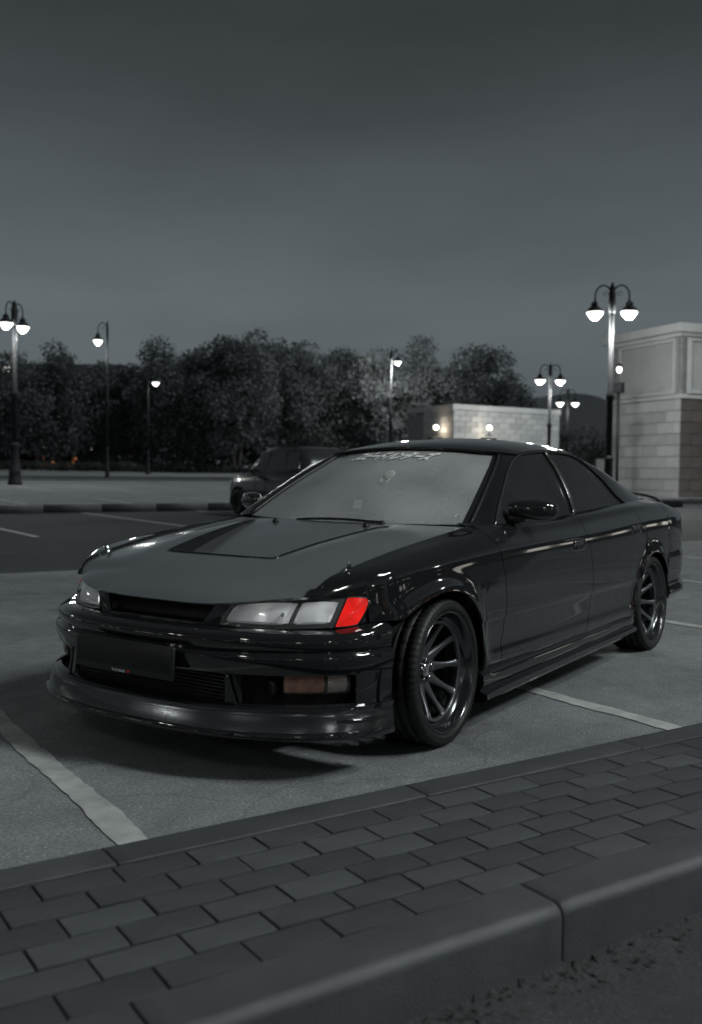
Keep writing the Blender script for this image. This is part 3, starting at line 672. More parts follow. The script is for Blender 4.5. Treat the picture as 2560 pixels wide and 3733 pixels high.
def sconce(px, D, z, lab):
    x, y = view_pt(px, D); r = empty('wall_sconce', (x, y, z)); tag(r, lab, 'wall lamp', 'lit lamps on the low pale wall')
    MB().box((0, 0, -.45), (.5, .12, .06), math.atan2(e2[1], e2[0])).tube([(0, 0, -.45), (0, 0, -.12)], .05, 8).build('bracket', M['iron'], r, smooth=False)
    MB().lathe([(.02, -.12), (.15, -.06), (.17, .08), (.08, .18), (.01, .2)], 14).build('lamp_globe', M['sconce'], r)
    ld = bpy.data.lights.new('sconce_light', 'POINT'); ld.energy = 30; ld.color = (1, .80, .58); ld.shadow_soft_size = .12
    lo = bpy.data.objects.new('sconce_light', ld); COL.objects.link(lo); lo.parent = r; lo.location = (.25, .2, -.1)
sconce(1586, 62.1, 3.95, 'left of the two lit lamps on the low pale wall'); sconce(1780, 61.9, 3.95, 'right of the two lit lamps on the low pale wall')
for px, z, lab in ((1584, 3.1, 'dark canopy box under the left wall lamp'), (1778, 3.1, 'dark canopy box under the right wall lamp')):
    x, y = view_pt(px, 61.6); o = obj('wall_box', *(lambda b: (b.v, b.f))(MB().box((0, 0, 0), (1.0, .4, .26), math.atan2(e2[1], e2[0]))), M['iron'], None, smooth=False, bevel=.03, loc=(x, y, z+.1)); tag(o, lab, 'wall box', 'boxes under the wall lamps')
# arched hall roof far behind
x0, y0 = view_pt(2060, 120); HL = empty('arched_hall', (x0, y0, .9), VR); tag(HL, 'distant dark hall with an arched ribbed roof behind the lamps', 'building')
mb = MB(); mb2 = MB()
ribs = np.linspace(-5.6, 5.6, 9)
for i in range(8):
    a0, a1 = ribs[i], ribs[i+1]
    hgt = lambda a: 6.6+3.2*math.sqrt(max(0, 1-(a/5.9)**2))
    q = [(a0, -4, hgt(a0)), (a1, -4, hgt(a1)), (a1, 14, hgt(a1)+1.0), (a0, 14, hgt(a0)+1.0)]
    (mb if i % 2 else mb2).add(q, [(0, 1, 2, 3)])
    mb.add([(a0, -4, 0), (a1, -4, 0), (a1, -4, hgt(a1)), (a0, -4, hgt(a0))], [(0, 1, 2, 3)])
mb.build('shell', M['hill'], HL, smooth=False); mb2.build('roof_band', M['hillband'], HL, smooth=False)
# lit building behind the trees on the left
FX, FY = view_pt(60, 118); FB = empty('far_building', (FX, FY, .9), VR); tag(FB, 'distant lit building glimpsed between the left trees, orange awning at its foot', 'building')
MB().box((0, 3, 6.4), (26, 6, 12.8)).build('wall', M['farwall'], FB, smooth=False)
wm = mesh_data('window', *(lambda b: (b.v, b.f))(MB().box((0, 0, 0), (1.7, .06, .75))), [M['litwin']], False)
rw_ = random.Random(4)
for fl in range(6):
    for c in range(10):
        if rw_.random() < .66: continue
        link_copy(wm, 'window', FB, (-11.6+c*2.5, -.04, 2.9+fl*1.85))
for x0_ in (-9.5, -4.6, .4, 5.2): MB().box((x0_, -.6, .95), (4.2, 1.2, 1.3)).build('awning', M['litorange'], FB, smooth=False, bevel=.1)
for x0_, z0_ in ((2.2, 8.4), (7.4, 6.2), (-5.2, 6.6)): MB().box((x0_, -.1, z0_), (.35, .1, .9)).build('sign', M['litorange'], FB, smooth=False)
# lit shop fronts round the car park behind the viewer (they show only as reflections in the paint)
def shop_front(cx, cy, yaw, width, lab, hgt=8.0, seed=1, dens=.7):
    rg = random.Random(seed); SF = empty('shop_front', (cx, cy, -.05), yaw); tag(SF, lab, 'building', 'shop fronts round the car park')
    MB().box((0, 3, hgt/2), (width, 6, hgt)).build('wall', M['farwall'], SF, smooth=False)
    n = int(width/2.8)
    for c in range(n):
        for z, h in ((1.5, 1.7), (4.6, .5)):
            if rg.random() > dens: continue
            MB().box((-width/2+1.4+c*2.8, -.05, z), (rg.uniform(.7, 2.2), .06, h*rg.uniform(.5, 1))).build('window', M['litorange'] if rg.random() < .18 else M['litwin'], SF, smooth=False)
shop_front(22, 30, R(-30), 60, 'long lit shop front across the car park to the right', 8, 4)
shop_front(-34, 27, R(35), 64, 'long lit shop front beyond the car park behind the car', 9, 5, .36)
shop_front(42, -16, R(-112), 60, 'long lit shop front across the car park ahead of the car', 9, 6, .5)
shop_front(20, -46, R(200), 50, 'long dim block beyond the lane to the left', 9, 7, .35)
# ================================================================== THE BLACK SEDAN (origin between the axles on the ground, x forward, y to its left)
CAR = empty('sedan_car', (0, 0, 0))
tag(CAR, 'black lowered sedan with black multi-spoke wheels, bonnet vents and one red corner lamp', 'car')
XS = [2.02, 1.95, 1.88, 1.8, 1.7, 1.56, 1.365, 1.1, .87, .5, 0, -.5, -1.0, -1.365, -1.75, -2.0, -2.15, -2.25]
YM = [.636, .676, .734, .793, .832, .853, .865, .868, .868, .870, .870, .870, .869, .868, .862, .845, .815, .775]
ZC = [.655, .685, .702, .716, .730, .743, .755, .768, .778, .789, .798, .810, .829, .838, .841, .838, .834, .83]
X6 = [2.02, 1.975, 1.93, 1.83, 1.7, 1.5, 1.3, 1.1, .95, .86, .80, .755, .5, 0, -.28, -.7, -1.143, -1.35, -1.55, -1.72, -1.95, -2.12, -2.25]
Y6 = [.625, .645, .660, .672, .680, .688, .692, .696, .700, .703, .730, .768, .768, .765, .765, .758, .745, .735, .712, .685, .672, .66, .64]
Z6 = [.652, .690, .715, .739, .764, .797, .822, .846, .862, .874, .877, .878, .881, .889, .904, .922, .940, .945, .950, .951, .930, .895, .84]
DY = [-.060, -.028, -.006, -.014, -.007, .002, .003, -.001, -.007, -.017]
ZF = [.17, .245, .30, .36, .468, .492, .60]
UL = np.arange(12.)
def body_lines(x):
    ym = pchip(XS, YM, x); zc = pchip(XS, ZC, x); y6 = pchip(X6, Y6, x); z6 = pchip(X6, Z6, x)
    sc = np.clip((zc-.60)/.17, .25, 1)
    z = [np.full_like(ym, q) for q in ZF]
    z.append(zc-.085*sc); z.append(zc-.014); z.append(zc+.012)
    y = [ym+d for d in DY]
    y9, z9 = y[9], z[9]
    z.append(z9+(z6-z9)*.70); y.append(y9+(y6-y9)*.34)
    z.append(z6); y.append(y6)
    Y = np.stack(y, -1); Z = np.stack(z, -1)
    return Y, np.maximum.accumulate(Z[..., :9], -1) if False else Z
ARF = (1.385, .305, .338, .47); ARR = (-1.335, .300, .336, .336)
def arch_d(x, z, A):
    rx = np.where(x > A[0], A[3], A[2]); return np.sqrt(((x-A[0])/rx)**2+((z-A[1])/A[2])**2)
def bsurf(x, u):
    x = np.atleast_1d(np.asarray(x, float)); u = np.atleast_1d(np.asarray(u, float))
    Y, Z = body_lines(x)
    out = np.zeros((len(x), 3)); out[:, 0] = x
    for i in range(len(x)):
        out[i, 1] = pchip(UL, Y[i], u[i]); out[i, 2] = pchip(UL, Z[i], u[i])
    for A in (ARF, ARR):
        d = arch_d(out[:, 0], out[:, 2], A)
        out[:, 1] += .016*np.exp(-(np.maximum(d-1, 0)/.13)**2)*(out[:, 2] > .15)*np.clip((.80-out[:, 2])/.1, 0, 1)
    return out
def u_of_z(x, z):
    u = np.linspace(0, 11, 111); Z = bsurf(np.full(111, x), u)[:, 2]
    i = np.argmax(Z >= z); return float(np.interp(z, [Z[max(i-1, 0)], Z[i]], [u[max(i-1, 0)], u[i]])) if i > 0 else 0.0
def side_panel(name, svals, xmap, zlow, uhi, rows, mat, arches=(), pw=1.0, label=None):
    P = np.zeros((len(svals), rows, 3))
    for i, s in enumerate(svals):
        us = np.linspace(uhi, 0, 160)
        xs_ = np.array([xmap(s, u) for u in us]); Q = bsurf(xs_, us)
        bad = Q[:, 2] < np.array([zlow(x) for x in xs_])
        for A in arches: bad |= arch_d(Q[:, 0], Q[:, 2], A) < 1.0
        k = np.argmax(bad) if bad.any() else len(us)-1
        u0, u1 = us[max(k-1, 0)], us[k]
        for _ in range(14):
            um = (u0+u1)/2; q = bsurf([xmap(s, um)], [um])[0]
            b_ = q[2] < zlow(q[0]) or any(arch_d(q[0], q[2], A) < 1 for A in arches)
            if b_: u1 = um
            else: u0 = um
        ur = uhi+(u0-uhi)*np.linspace(0, 1, rows)**pw
        P[i] = bsurf(np.array([xmap(s, u) for u in ur]), ur)
    res = []
    for sgn in (1, -1):
        Q = P if sgn > 0 else mirror_P(P)
        v, f = grid_vf(Q, sgn < 0)
        o = obj(name, v, f, mat, CAR, solid=.010, offset=-1); res.append(o)
    return res
# orientation: x decreasing with s, u decreasing with row -> outward normal for +y
G1z = [.17, .291, .339, .393, .515, .658, .689, .784, .885]; G1x = [.852, .852, .860, .836, .829, .842, .858, .884, .930]
G2z = [.17, .292, .367, .538, .712, .839, .91]; G2x = [-.195, -.201, -.243, -.265, -.223, -.169, -.150]
def g1(z): return float(np.interp(z, G1z, G1x))
def g2(z): return float(np.interp(z, G2z, G2x))
def g3(z):
    if z > .63: return float(np.interp(z, [.63, .664, .705, .866, .95], [-1.19, -1.235, -1.211, -1.077, -1.02]))
    rr = .336+.03; return ARR[0]+math.sqrt(max(0, rr*rr-(z-ARR[1])**2))
_zc = {}
def zu(u, x):   # height of the section line u near x
    key = (round(u, 3), round(x, 2))
    if key not in _zc: _zc[key] = bsurf([x], [u])[0][2]
    return _zc[key]
GAP = .0028
# front fender
def xf(s, u):
    a = g1(zu(u, .87))+GAP; b = 2.012
    if s <= .25: t = s/.25; w = 1-t; return a*w+(1.03)*t
    t = (s-.25)/.75; return 1.03+t*(b-1.03)
sv = list(np.linspace(0, .25, 8))[:-1]
th = np.linspace(math.pi*.985, .02, 60)
for a in th:
    x = ARF[0]+(ARF[2] if math.cos(a) < 0 else ARF[3])*math.cos(a)
    if 1.035 < x < 1.68: sv.append(.25+(x-1.03)/(2.012-1.03)*.75)
sv += list(.25+(np.array([1.03, 1.70, 1.73, 1.76, 1.80, 1.825, 1.8265, 1.85, 1.88, 1.91, 1.94, 1.97, 1.99, 2.0, 2.012])-1.03)/(2.012-1.03)*.75)
sv = sorted(set(round(float(s), 5) for s in sv))
zl_f = lambda x: .659 if x > 1.826 else (.561 if x > 1.5 else .235)
fend = side_panel('front_fender', sv[::-1], xf, zl_f, 11, 44, M['paint'], (ARF,))
# doors
sd = np.linspace(0, 1, 34)
side_panel('front_door', sd, lambda s, u: (g1(zu(u, .87))-GAP)*(1-s)+(g2(zu(u, -.2))+GAP)*s, lambda x: .262, 11, 46, M['paint'])
fd = [o for o in CAR.children if o.name.startswith('front_door')]
side_panel('rear_door', np.linspace(0, 1, 36), lambda s, u: (g2(zu(u, -.2))-GAP)*(1-s)+(g3(zu(u, -1.1))+GAP)*s, lambda x: .262, 11, 46, M['paint'])
rdoor = [o for o in CAR.children if o.name.startswith('rear_door')]
# quarter panel
sq = list(np.linspace(0, 1, 26)**2.0*.25)+list(np.linspace(.26, .62, 34))+list(np.linspace(.64, 1, 18))
def xq(s, u):
    if s < .3: t = s/.3; return (g3(zu(u, -1.1))-GAP)*(1-t)+(-1.45)*t
    return -1.45+(s-.3)/.7*(-2.245+1.45)
sq = sorted(set(list(np.linspace(0, 1, 30)**1.6*.3)+[.3+.7*((-x-1.45)/.795) for x in list(-1.335-.336*np.cos(np.linspace(R(70), R(4), 24)))+[-1.672, -1.675, -1.70, -1.75, -1.80]+list(np.linspace(-1.84, -2.245, 16))]))
sq = [q for q in sq if 0 <= q <= 1]
side_panel('quarter_panel', sq, xq, lambda x: .30 if x > -1.6735 else .60, 11, 44, M['paint'], (ARR,))
# sills behind the doors
for s in (1, -1):
    xs_ = np.linspace(1.05, -1.0, 30); P = np.stack([bsurf(np.full(5, x), np.array([1.5, 1.2, .9, .5, .1])) for x in xs_])
    P[:, :, 1] -= .003
    if s < 0: P = mirror_P(P)
    v, f = grid_vf(P, s < 0); obj('sill', v, f, M['paint'], CAR, solid=.01)
# ---------------- sweeps along a plan curve
def sweep(plan, prof, n=60, closed_mirror=True, sg=1):
    # plan: points (x,y) for y>=0 from the centre line outwards; prof(t,y)->list of (off,z)
    c = curve(plan, n)
    if closed_mirror: c = np.concatenate([(c*np.array([1, -1]))[::-1][:-1], c])
    tg = np.gradient(c, axis=0); tg /= np.linalg.norm(tg, axis=1)[:, None]
    nr = np.stack([tg[:, 1], -tg[:, 0]], -1)*sg
    P = []
    for i in range(len(c)):
        P.append([(c[i, 0]+nr[i, 0]*o_, c[i, 1]+nr[i, 1]*o_, z) for o_, z in prof(i/(len(c)-1), abs(c[i, 1]), c[i, 0])])
    return np.array(P)
PLB = [(2.262, 0), (2.259, .12), (2.246, .27), (2.212, .43), (2.155, .565), (2.075, .69), (1.985, .775), (1.89, .828), (1.82, .848), (1.775, .856)]
BPROF = [(-.16, .546), (-.05, .544), (-.016, .540), (-.005, .533), (0, .522), (.001, .505), (-.004, .487), (-.008, .481), (.002, .476), (.010, .470), (.013, .460), (.012, .440), (.006, .412), (.001, .398), (-.012, .393),
         (-.012, .290), (.000, .285), (.014, .281), (.021, .272), (.020, .262), (.026, .250), (.038, .215), (.042, .200), (.050, .197), (.053, .190), (.053, .178), (.046, .171), (-.12, .170)]
BPROF = [(o_, z-(.004 if z > .54 else .013)) for o_, z in BPROF]
def bprof(t, y, x):
    # sides: the shoulder of the bumper rises to the fender seam
    k = max(0.0, min(1.0, (2.0-x)/.27)); out = []
    for jj, (o_, z) in enumerate(BPROF):
        if jj in (14, 15) and x < 1.95: o_ = .002 if jj == 14 else .0
        if z > .505: z += k*.030
        if z < .26: o_ = o_*(1-.75*k); z -= .012*k
        out.append((o_, z))
    return out
PB = sweep(PLB, bprof, 64)
n_, m_ = PB.shape[:2]
v, f = grid_vf(PB, False)
r_hole0, r_hole1 = 14, 15       # rows bounding the openings
keep = []; kmi = []
for idx, q in enumerate(f):
    i, j = divmod(idx, m_-1)
    yc = abs((PB[i, j, 1]+PB[i+1, j, 1])/2); xc = PB[i, j, 0]
    if j == r_hole0 and (yc < .405 or (.462 < yc and xc > 1.945)): continue
    keep.append(q); kmi.append(1 if 18 <= j <= 21 else 0)
nn = np.cross(v[keep[0][1]]-v[keep[0][0]], v[keep[0][2]]-v[keep[0][0]])
if nn[2] < 0: keep = [q[::-1] for q in keep]
BUMP = obj('front_bumper', v, keep, [M['paint'], M['lippaint']], CAR, solid=.014, offset=-1, mi=kmi)
# dark duct behind the openings
PD = sweep(PLB, lambda t, y, x: [(-.02, .417), (-.075, .397), (-.085, .33), (-.075, .262), (-.02, .247)], 40)
v, f = grid_vf(PD); obj('intake_duct', v, f, M['dark'], BUMP, solid=.004)
# slatted cooler core in the centre opening
mb = MB()
for z in np.linspace(.279, .372, 8): mb.box((2.175, 0, z), (.012, .76, .0035))
mb.build('cooler_core', M['housing'], BUMP, smooth=False)
# thin ledge on the lip corners and the divider posts
for s in (1, -1):
    pts = [(2.035, .765*s, .222), (1.965, .818*s, .2195), (1.89, .846*s, .217), (1.80, .860*s, .215)]
    c = curve(pts, 14); MB().tube(list(c), [.004]+[.009]*12+[.007], 8).build('lip_ledge', M['paint'], BUMP)
    pp_ = [(2.216, .425*s, .385), (2.213, .432*s, .347), (2.208, .445*s, .307), (2.205, .456*s, .272)]
    MB().tube(list(curve(pp_, 8)), .006, 8).build('divider_edge', M['paint'], BUMP)
    # indicator unit in the side opening
    P = np.zeros((14, 6, 3))
    cc = curve(PLB, 64)
    seg = cc[(cc[:, 1] > .60) & (cc[:, 0] > 1.95)]
    seg = curve([tuple(p) for p in seg[:-2:3]]+[tuple(seg[-1])], 14)
    tg = np.gradient(seg, axis=0); tg /= np.linalg.norm(tg, axis=1)[:, None]; nr = np.stack([tg[:, 1], -tg[:, 0]], -1)
    for i in range(14):
        for j in range(6):
            h = .376-(.376-.311)*j/5; o_ = -.030+.012*math.sin(math.pi*j/5)
            P[i, j] = (seg[i, 0]+nr[i, 0]*o_, (seg[i, 1]+nr[i, 1]*o_)*s, h)
    v, f = grid_vf(P, s > 0)
    ind = obj('indicator_lamp', v, f, M['smokelens'], BUMP, solid=.003)
    Pi = P.copy()
    for i in range(14):
        Pi[i, :, 0] -= nr[i, 0]*.028; Pi[i, :, 1] -= nr[i, 1]*.028*s
        Pi[i, :, 0] += .0022*((i % 2)*2-1)
    v, f = grid_vf(Pi[:9], s > 0); obj('amber_reflector', v, f, M['amber'], ind, smooth=False)
    v, f = grid_vf(Pi[9:], s > 0); obj('clear_reflector', v, f, M['reflector'], ind, smooth=False)
    MB().lathe([(.034, 0), (.036, .01), (.030, .02), (.0, .012)], 20).build('fog_bowl', M['trim'], ind, loc=(2.10, .545*s, .33)).rotation_euler = (R(90), 0, R(70*s))
# ---------------- number plate
PLT = empty('number_plate', (2.296, -.032, .409), 0, CAR); PLT.rotation_euler = (0, R(-4), 0)
bm = rbox(.014, .535, .126, .006, 2, False); me = bm_mesh(bm, 'plate_frame', M['plateframe']); o = link_copy(me, 'plate_frame', PLT, (0, 0, .061))
bm = rbox(.004, .515, .100, .002, 1, False); me = bm_mesh(bm, 'plate_face', M['plate']); o = link_copy(me, 'plate_face', PLT, (.0085, 0, .059))
MB().box((-.045, -.15, .02), (.08, .03, .05)).box((-.045, .15, .02), (.08, .03, .05)).build('bracket', M['trim'], PLT, smooth=False)
def font_text(name, body, size, mat, parent, loc, rot, ext=.0006, shear=0.0, sx=1.0, offset=0.0):
    cu = bpy.data.curves.new('txt', 'FONT'); cu.body = body; cu.size = size; cu.extrude = ext; cu.align_x = 'CENTER'; cu.align_y = 'CENTER'; cu.shear = shear; cu.offset = offset
    t = bpy.data.objects.new('txt', cu); COL.objects.link(t); bpy.context.view_layer.update()
    dg = bpy.context.evaluated_depsgraph_get(); me = bpy.data.meshes.new_from_object(t.evaluated_get(dg)); bpy.data.objects.remove(t)
    me.materials.clear(); me.materials.append(mat); me.name = name
    o = bpy.data.objects.new(name, me); COL.objects.link(o); o.parent = parent; o.location = loc; o.rotation_euler = rot; o.scale = (sx, 1, 1)
    return o
font_text('lettering', 'TOURER', .0135, M['whitesoft'], PLT, (.0080, -.018, -.0575), (R(90), 0, R(90)), sx=1.45, offset=.0004)
font_text('lettering', 'V', .0185, M['redprint'], PLT, (.0084, .0345, -.0565), (R(90), 0, R(90)), shear=.25, sx=1.25, offset=.0009)
# ---------------- bonnet
XG = [2.02, 1.975, 1.93, 1.83, 1.7, 1.5, 1.3, 1.1, .95, .86]
def yg(x): return pchip(X6, Y6, x)-.004
HR_X, HF_C, HF_E = 0.985, 2.158, 2.008
def hood_xy(s, vv):
    # s 0 rear .. 1 front, v -1..1
    a = abs(vv); xr = 1.010-.150*a**2.2; xfr = HF_C-(HF_C-HF_E)*a**4.2
    x = xr+(xfr-xr)*s
    return x, vv*(yg(np.clip(x, .86, 2.01)))
HZX = [.86, .98, 1.08, 1.3, 1.5, 1.7, 1.85, 2.0, 2.08, 2.13, 2.15, 2.16]; HZC = [.893, .885, .873, .848, .822, .790, .758, .714, .681, .650, .632, .620]
def hood_z(x, vv, s=None):
    ze = pchip(X6, Z6, np.clip(x, .86, 2.02)); zc = cs_eval(HZX, HZC, x)
    a = abs(vv)
    # front corners: edge height follows the headlight top
    if x > 2.008: ze = np.interp(x, [2.008, 2.16], [.668, .618])
    w = 1-a**2.6
    z = ze+(zc-ze)*w
    # ridges beside the vents
    rid = math.exp(-((a-.62)/.14)**2)*.016*max(0, min(1, (1.95-x)/.4))*max(0, min(1, (x-.98)/.2)); z += rid
    # nose lip
    if s is not None and s > .955: z -= (s-.955)**2*(2.5)
    return z
def yt(x): return np.interp(x, [1.02, 1.827], [.415, .293])
XT0, XT1 = 1.03, 1.827
hv = []; hf = []; hmat = []
def hp(s, vv): 
    x, y = hood_xy(s, vv); return np.array([x, y, hood_z(x, vv, s)])
# v grid follows the vent edge between rear and vent front
sF = np.linspace(0, 1, 60)
def s_of_x(x, vv):
    a = abs(vv); xr = 1.010-.150*a**2.2; xfr = HF_C-(HF_C-HF_E)*a**4.2; return (x-xr)/(xfr-xr)
NV = 17
def vrow(s):
    x0 = hood_xy(s, .45)[0]; e = float(yt(np.clip(x0, 1.03, 1.827)))/float(yg(np.clip(x0, .86, 2.0)))
    L_ = -1+(1-e)*np.linspace(0, 1, 12)**.85; Cn = np.linspace(-e, e, 19); Rr = -L_[::-1]
    return np.concatenate([L_, Cn[1:-1], Rr])
sv_ = np.concatenate([np.linspace(.035, .695, 34), np.linspace(.71, 1, 26)])
H3 = np.stack([np.stack([hp(s, vv) for vv in vrow(s)]) for s in sv_])
rear = np.stack([np.stack([hp(s, vv) for vv in vrow(s)]) for s in (0.0, .015)])
H3 = np.concatenate([rear, H3]); sv_ = np.concatenate([[0, .015], sv_])
iv0, iv1 = 11, 11+18     # columns on the vent edges
i_f = 2+33               # row index of the vent front edge
i_r = 3
v, f = grid_vf(H3)
m__ = H3.shape[1]; keep = []
for idx, q in enumerate(f):
    i, j = divmod(idx, m__-1)
    if i_r <= i < i_f and iv0 <= j < iv1: continue
    keep.append(q)
nn = np.cross(v[keep[0][1]]-v[keep[0][0]], v[keep[0][2]]-v[keep[0][0]])
hflip = nn[2] < 0
if hflip: keep = [q[::-1] for q in keep]
HOOD = obj('bonnet', v, keep, M['hoodsheen'], CAR, solid=.012, offset=-1)
# sunk centre panel: flush at the windscreen, deep at the front, glossy walls
rows = range(i_r, i_f+1); F_ = H3[i_r:i_f+1, iv0:iv1+1].copy()
dep = np.linspace(0, 1, F_.shape[0])**1.1*.072
F_[:, :, 2] -= dep[:, None]
v, f = grid_vf(F_, hflip); obj('vent_floor', v, f, M['hoodsheen'], HOOD)
wv = MB()
def wall(top, bot):
    P = np.stack([top, bot], 1); a, b_ = grid_vf(P); wv.add(a, b_)
wall(H3[i_r:i_f+1, iv0], F_[:, 0]); wall(H3[i_r:i_f+1, iv1], F_[:, -1]); wall(H3[i_f, iv0:iv1+1], F_[-1])
wv.build('vent_wall', M['paint'], HOOD)
rim_ = list(H3[i_r+2:i_f+1, iv0])+list(H3[i_f, iv0:iv1+1])[1:]+list(H3[i_r+2:i_f+1, iv1][::-1])[1:]
MB().tube([(p[0], p[1], p[2]-.002) for p in rim_], [.002]+[.0075]*(len(rim_)-2)+[.002], 8).build('vent_edge_shade', M['paint'], HOOD)  # black bead added to draw the dark shading line along the recess edge
# washer nozzles, chrome catches
for s in (1, -1):
    z = hood_z(1.079, .271/.69)
    MB().lathe([(.016, -.004), (.016, .004), (.012, .012), (.004, .016)], 14).build('washer_nozzle', M['trim'], HOOD, loc=(1.079, .271*s, float(z)))
    # teardrop catch straddling the bonnet gap
    def blob(rx, ry, rz, off):
        P = np.zeros((14, 20, 3))
        for i in range(14):
            a = math.pi/2*i/13
            for j in range(20):
                b = 2*math.pi*j/20; tp = 1-.35*math.cos(b)
                P[i, j] = (off[0]+rx*math.cos(a)*math.cos(b), off[1]+ry*math.cos(a)*math.sin(b)*tp, off[2]+rz*math.sin(a))
        return P
    P = blob(.038, .019, .016, (0, 0, -.004)); v = P.reshape(-1, 3); f = [(i*20+j, i*20+(j+1) % 20, (i+1)*20+(j+1) % 20, (i+1)*20+j) for i in range(13) for j in range(20)]
    o = obj('bonnet_catch', v, f, M['chrome'], HOOD, loc=(1.825, .672*s, .744)); o.rotation_euler = (R(-20*s), R(14), R(4*s))
    P = blob(.017, .011, .034, (-.014, 0, .004)); obj('catch_pin', P.reshape(-1, 3), f, M['chrome'], o)
# ---------------- grille opening and surround
mb = MB()
for s in (1, -1):
    b = curve([(2.166, .250*s, .541), (2.152, .326*s, .541)], 4); t = curve([(2.136, .305*s, .634), (2.120, .388*s, .637)], 4)
    l = curve([(2.166, .250*s, .541), (2.158, .262*s, .565), (2.145, .288*s, .603), (2.136, .305*s, .634)], 6); r = curve([(2.152, .326*s, .541), (2.146, .340*s, .575), (2.134, .362*s, .612), (2.120, .388*s, .637)], 6)
    a, q = grid_vf(coons(b, t, l, r), s < 0); mb.add(a, q)
c = sweep([(2.172, 0), (2.171, .12), (2.166, .27)], lambda t, y, x: [(-.05, .556), (-.004, .553), (.004, .548), (.004, .540)], 20)
a, q = grid_vf(c); mb.add(a, [x[::-1] for x in q])
GF = mb.build('grille_surround', M['paint'], CAR, solid=.008)
mb = MB(); 
for k in range(-64, 65):
    for sg in (1, -1):
        y0 = k*.0092; zlo, zhi = .552, .618; y1 = y0+sg*(zhi-zlo)
        if abs(y0) > .285 or abs(y1) > .30: continue
        mb.tube([(2.108, y0, zlo), (2.092, y1, zhi)], .0011, 4, False)
mb.build('grille_mesh', M['housing'], GF, smooth=False)
MB().box((2.06, 0, .585), (.01, .66, .10)).build('grille_void', M['dark'], GF, smooth=False)
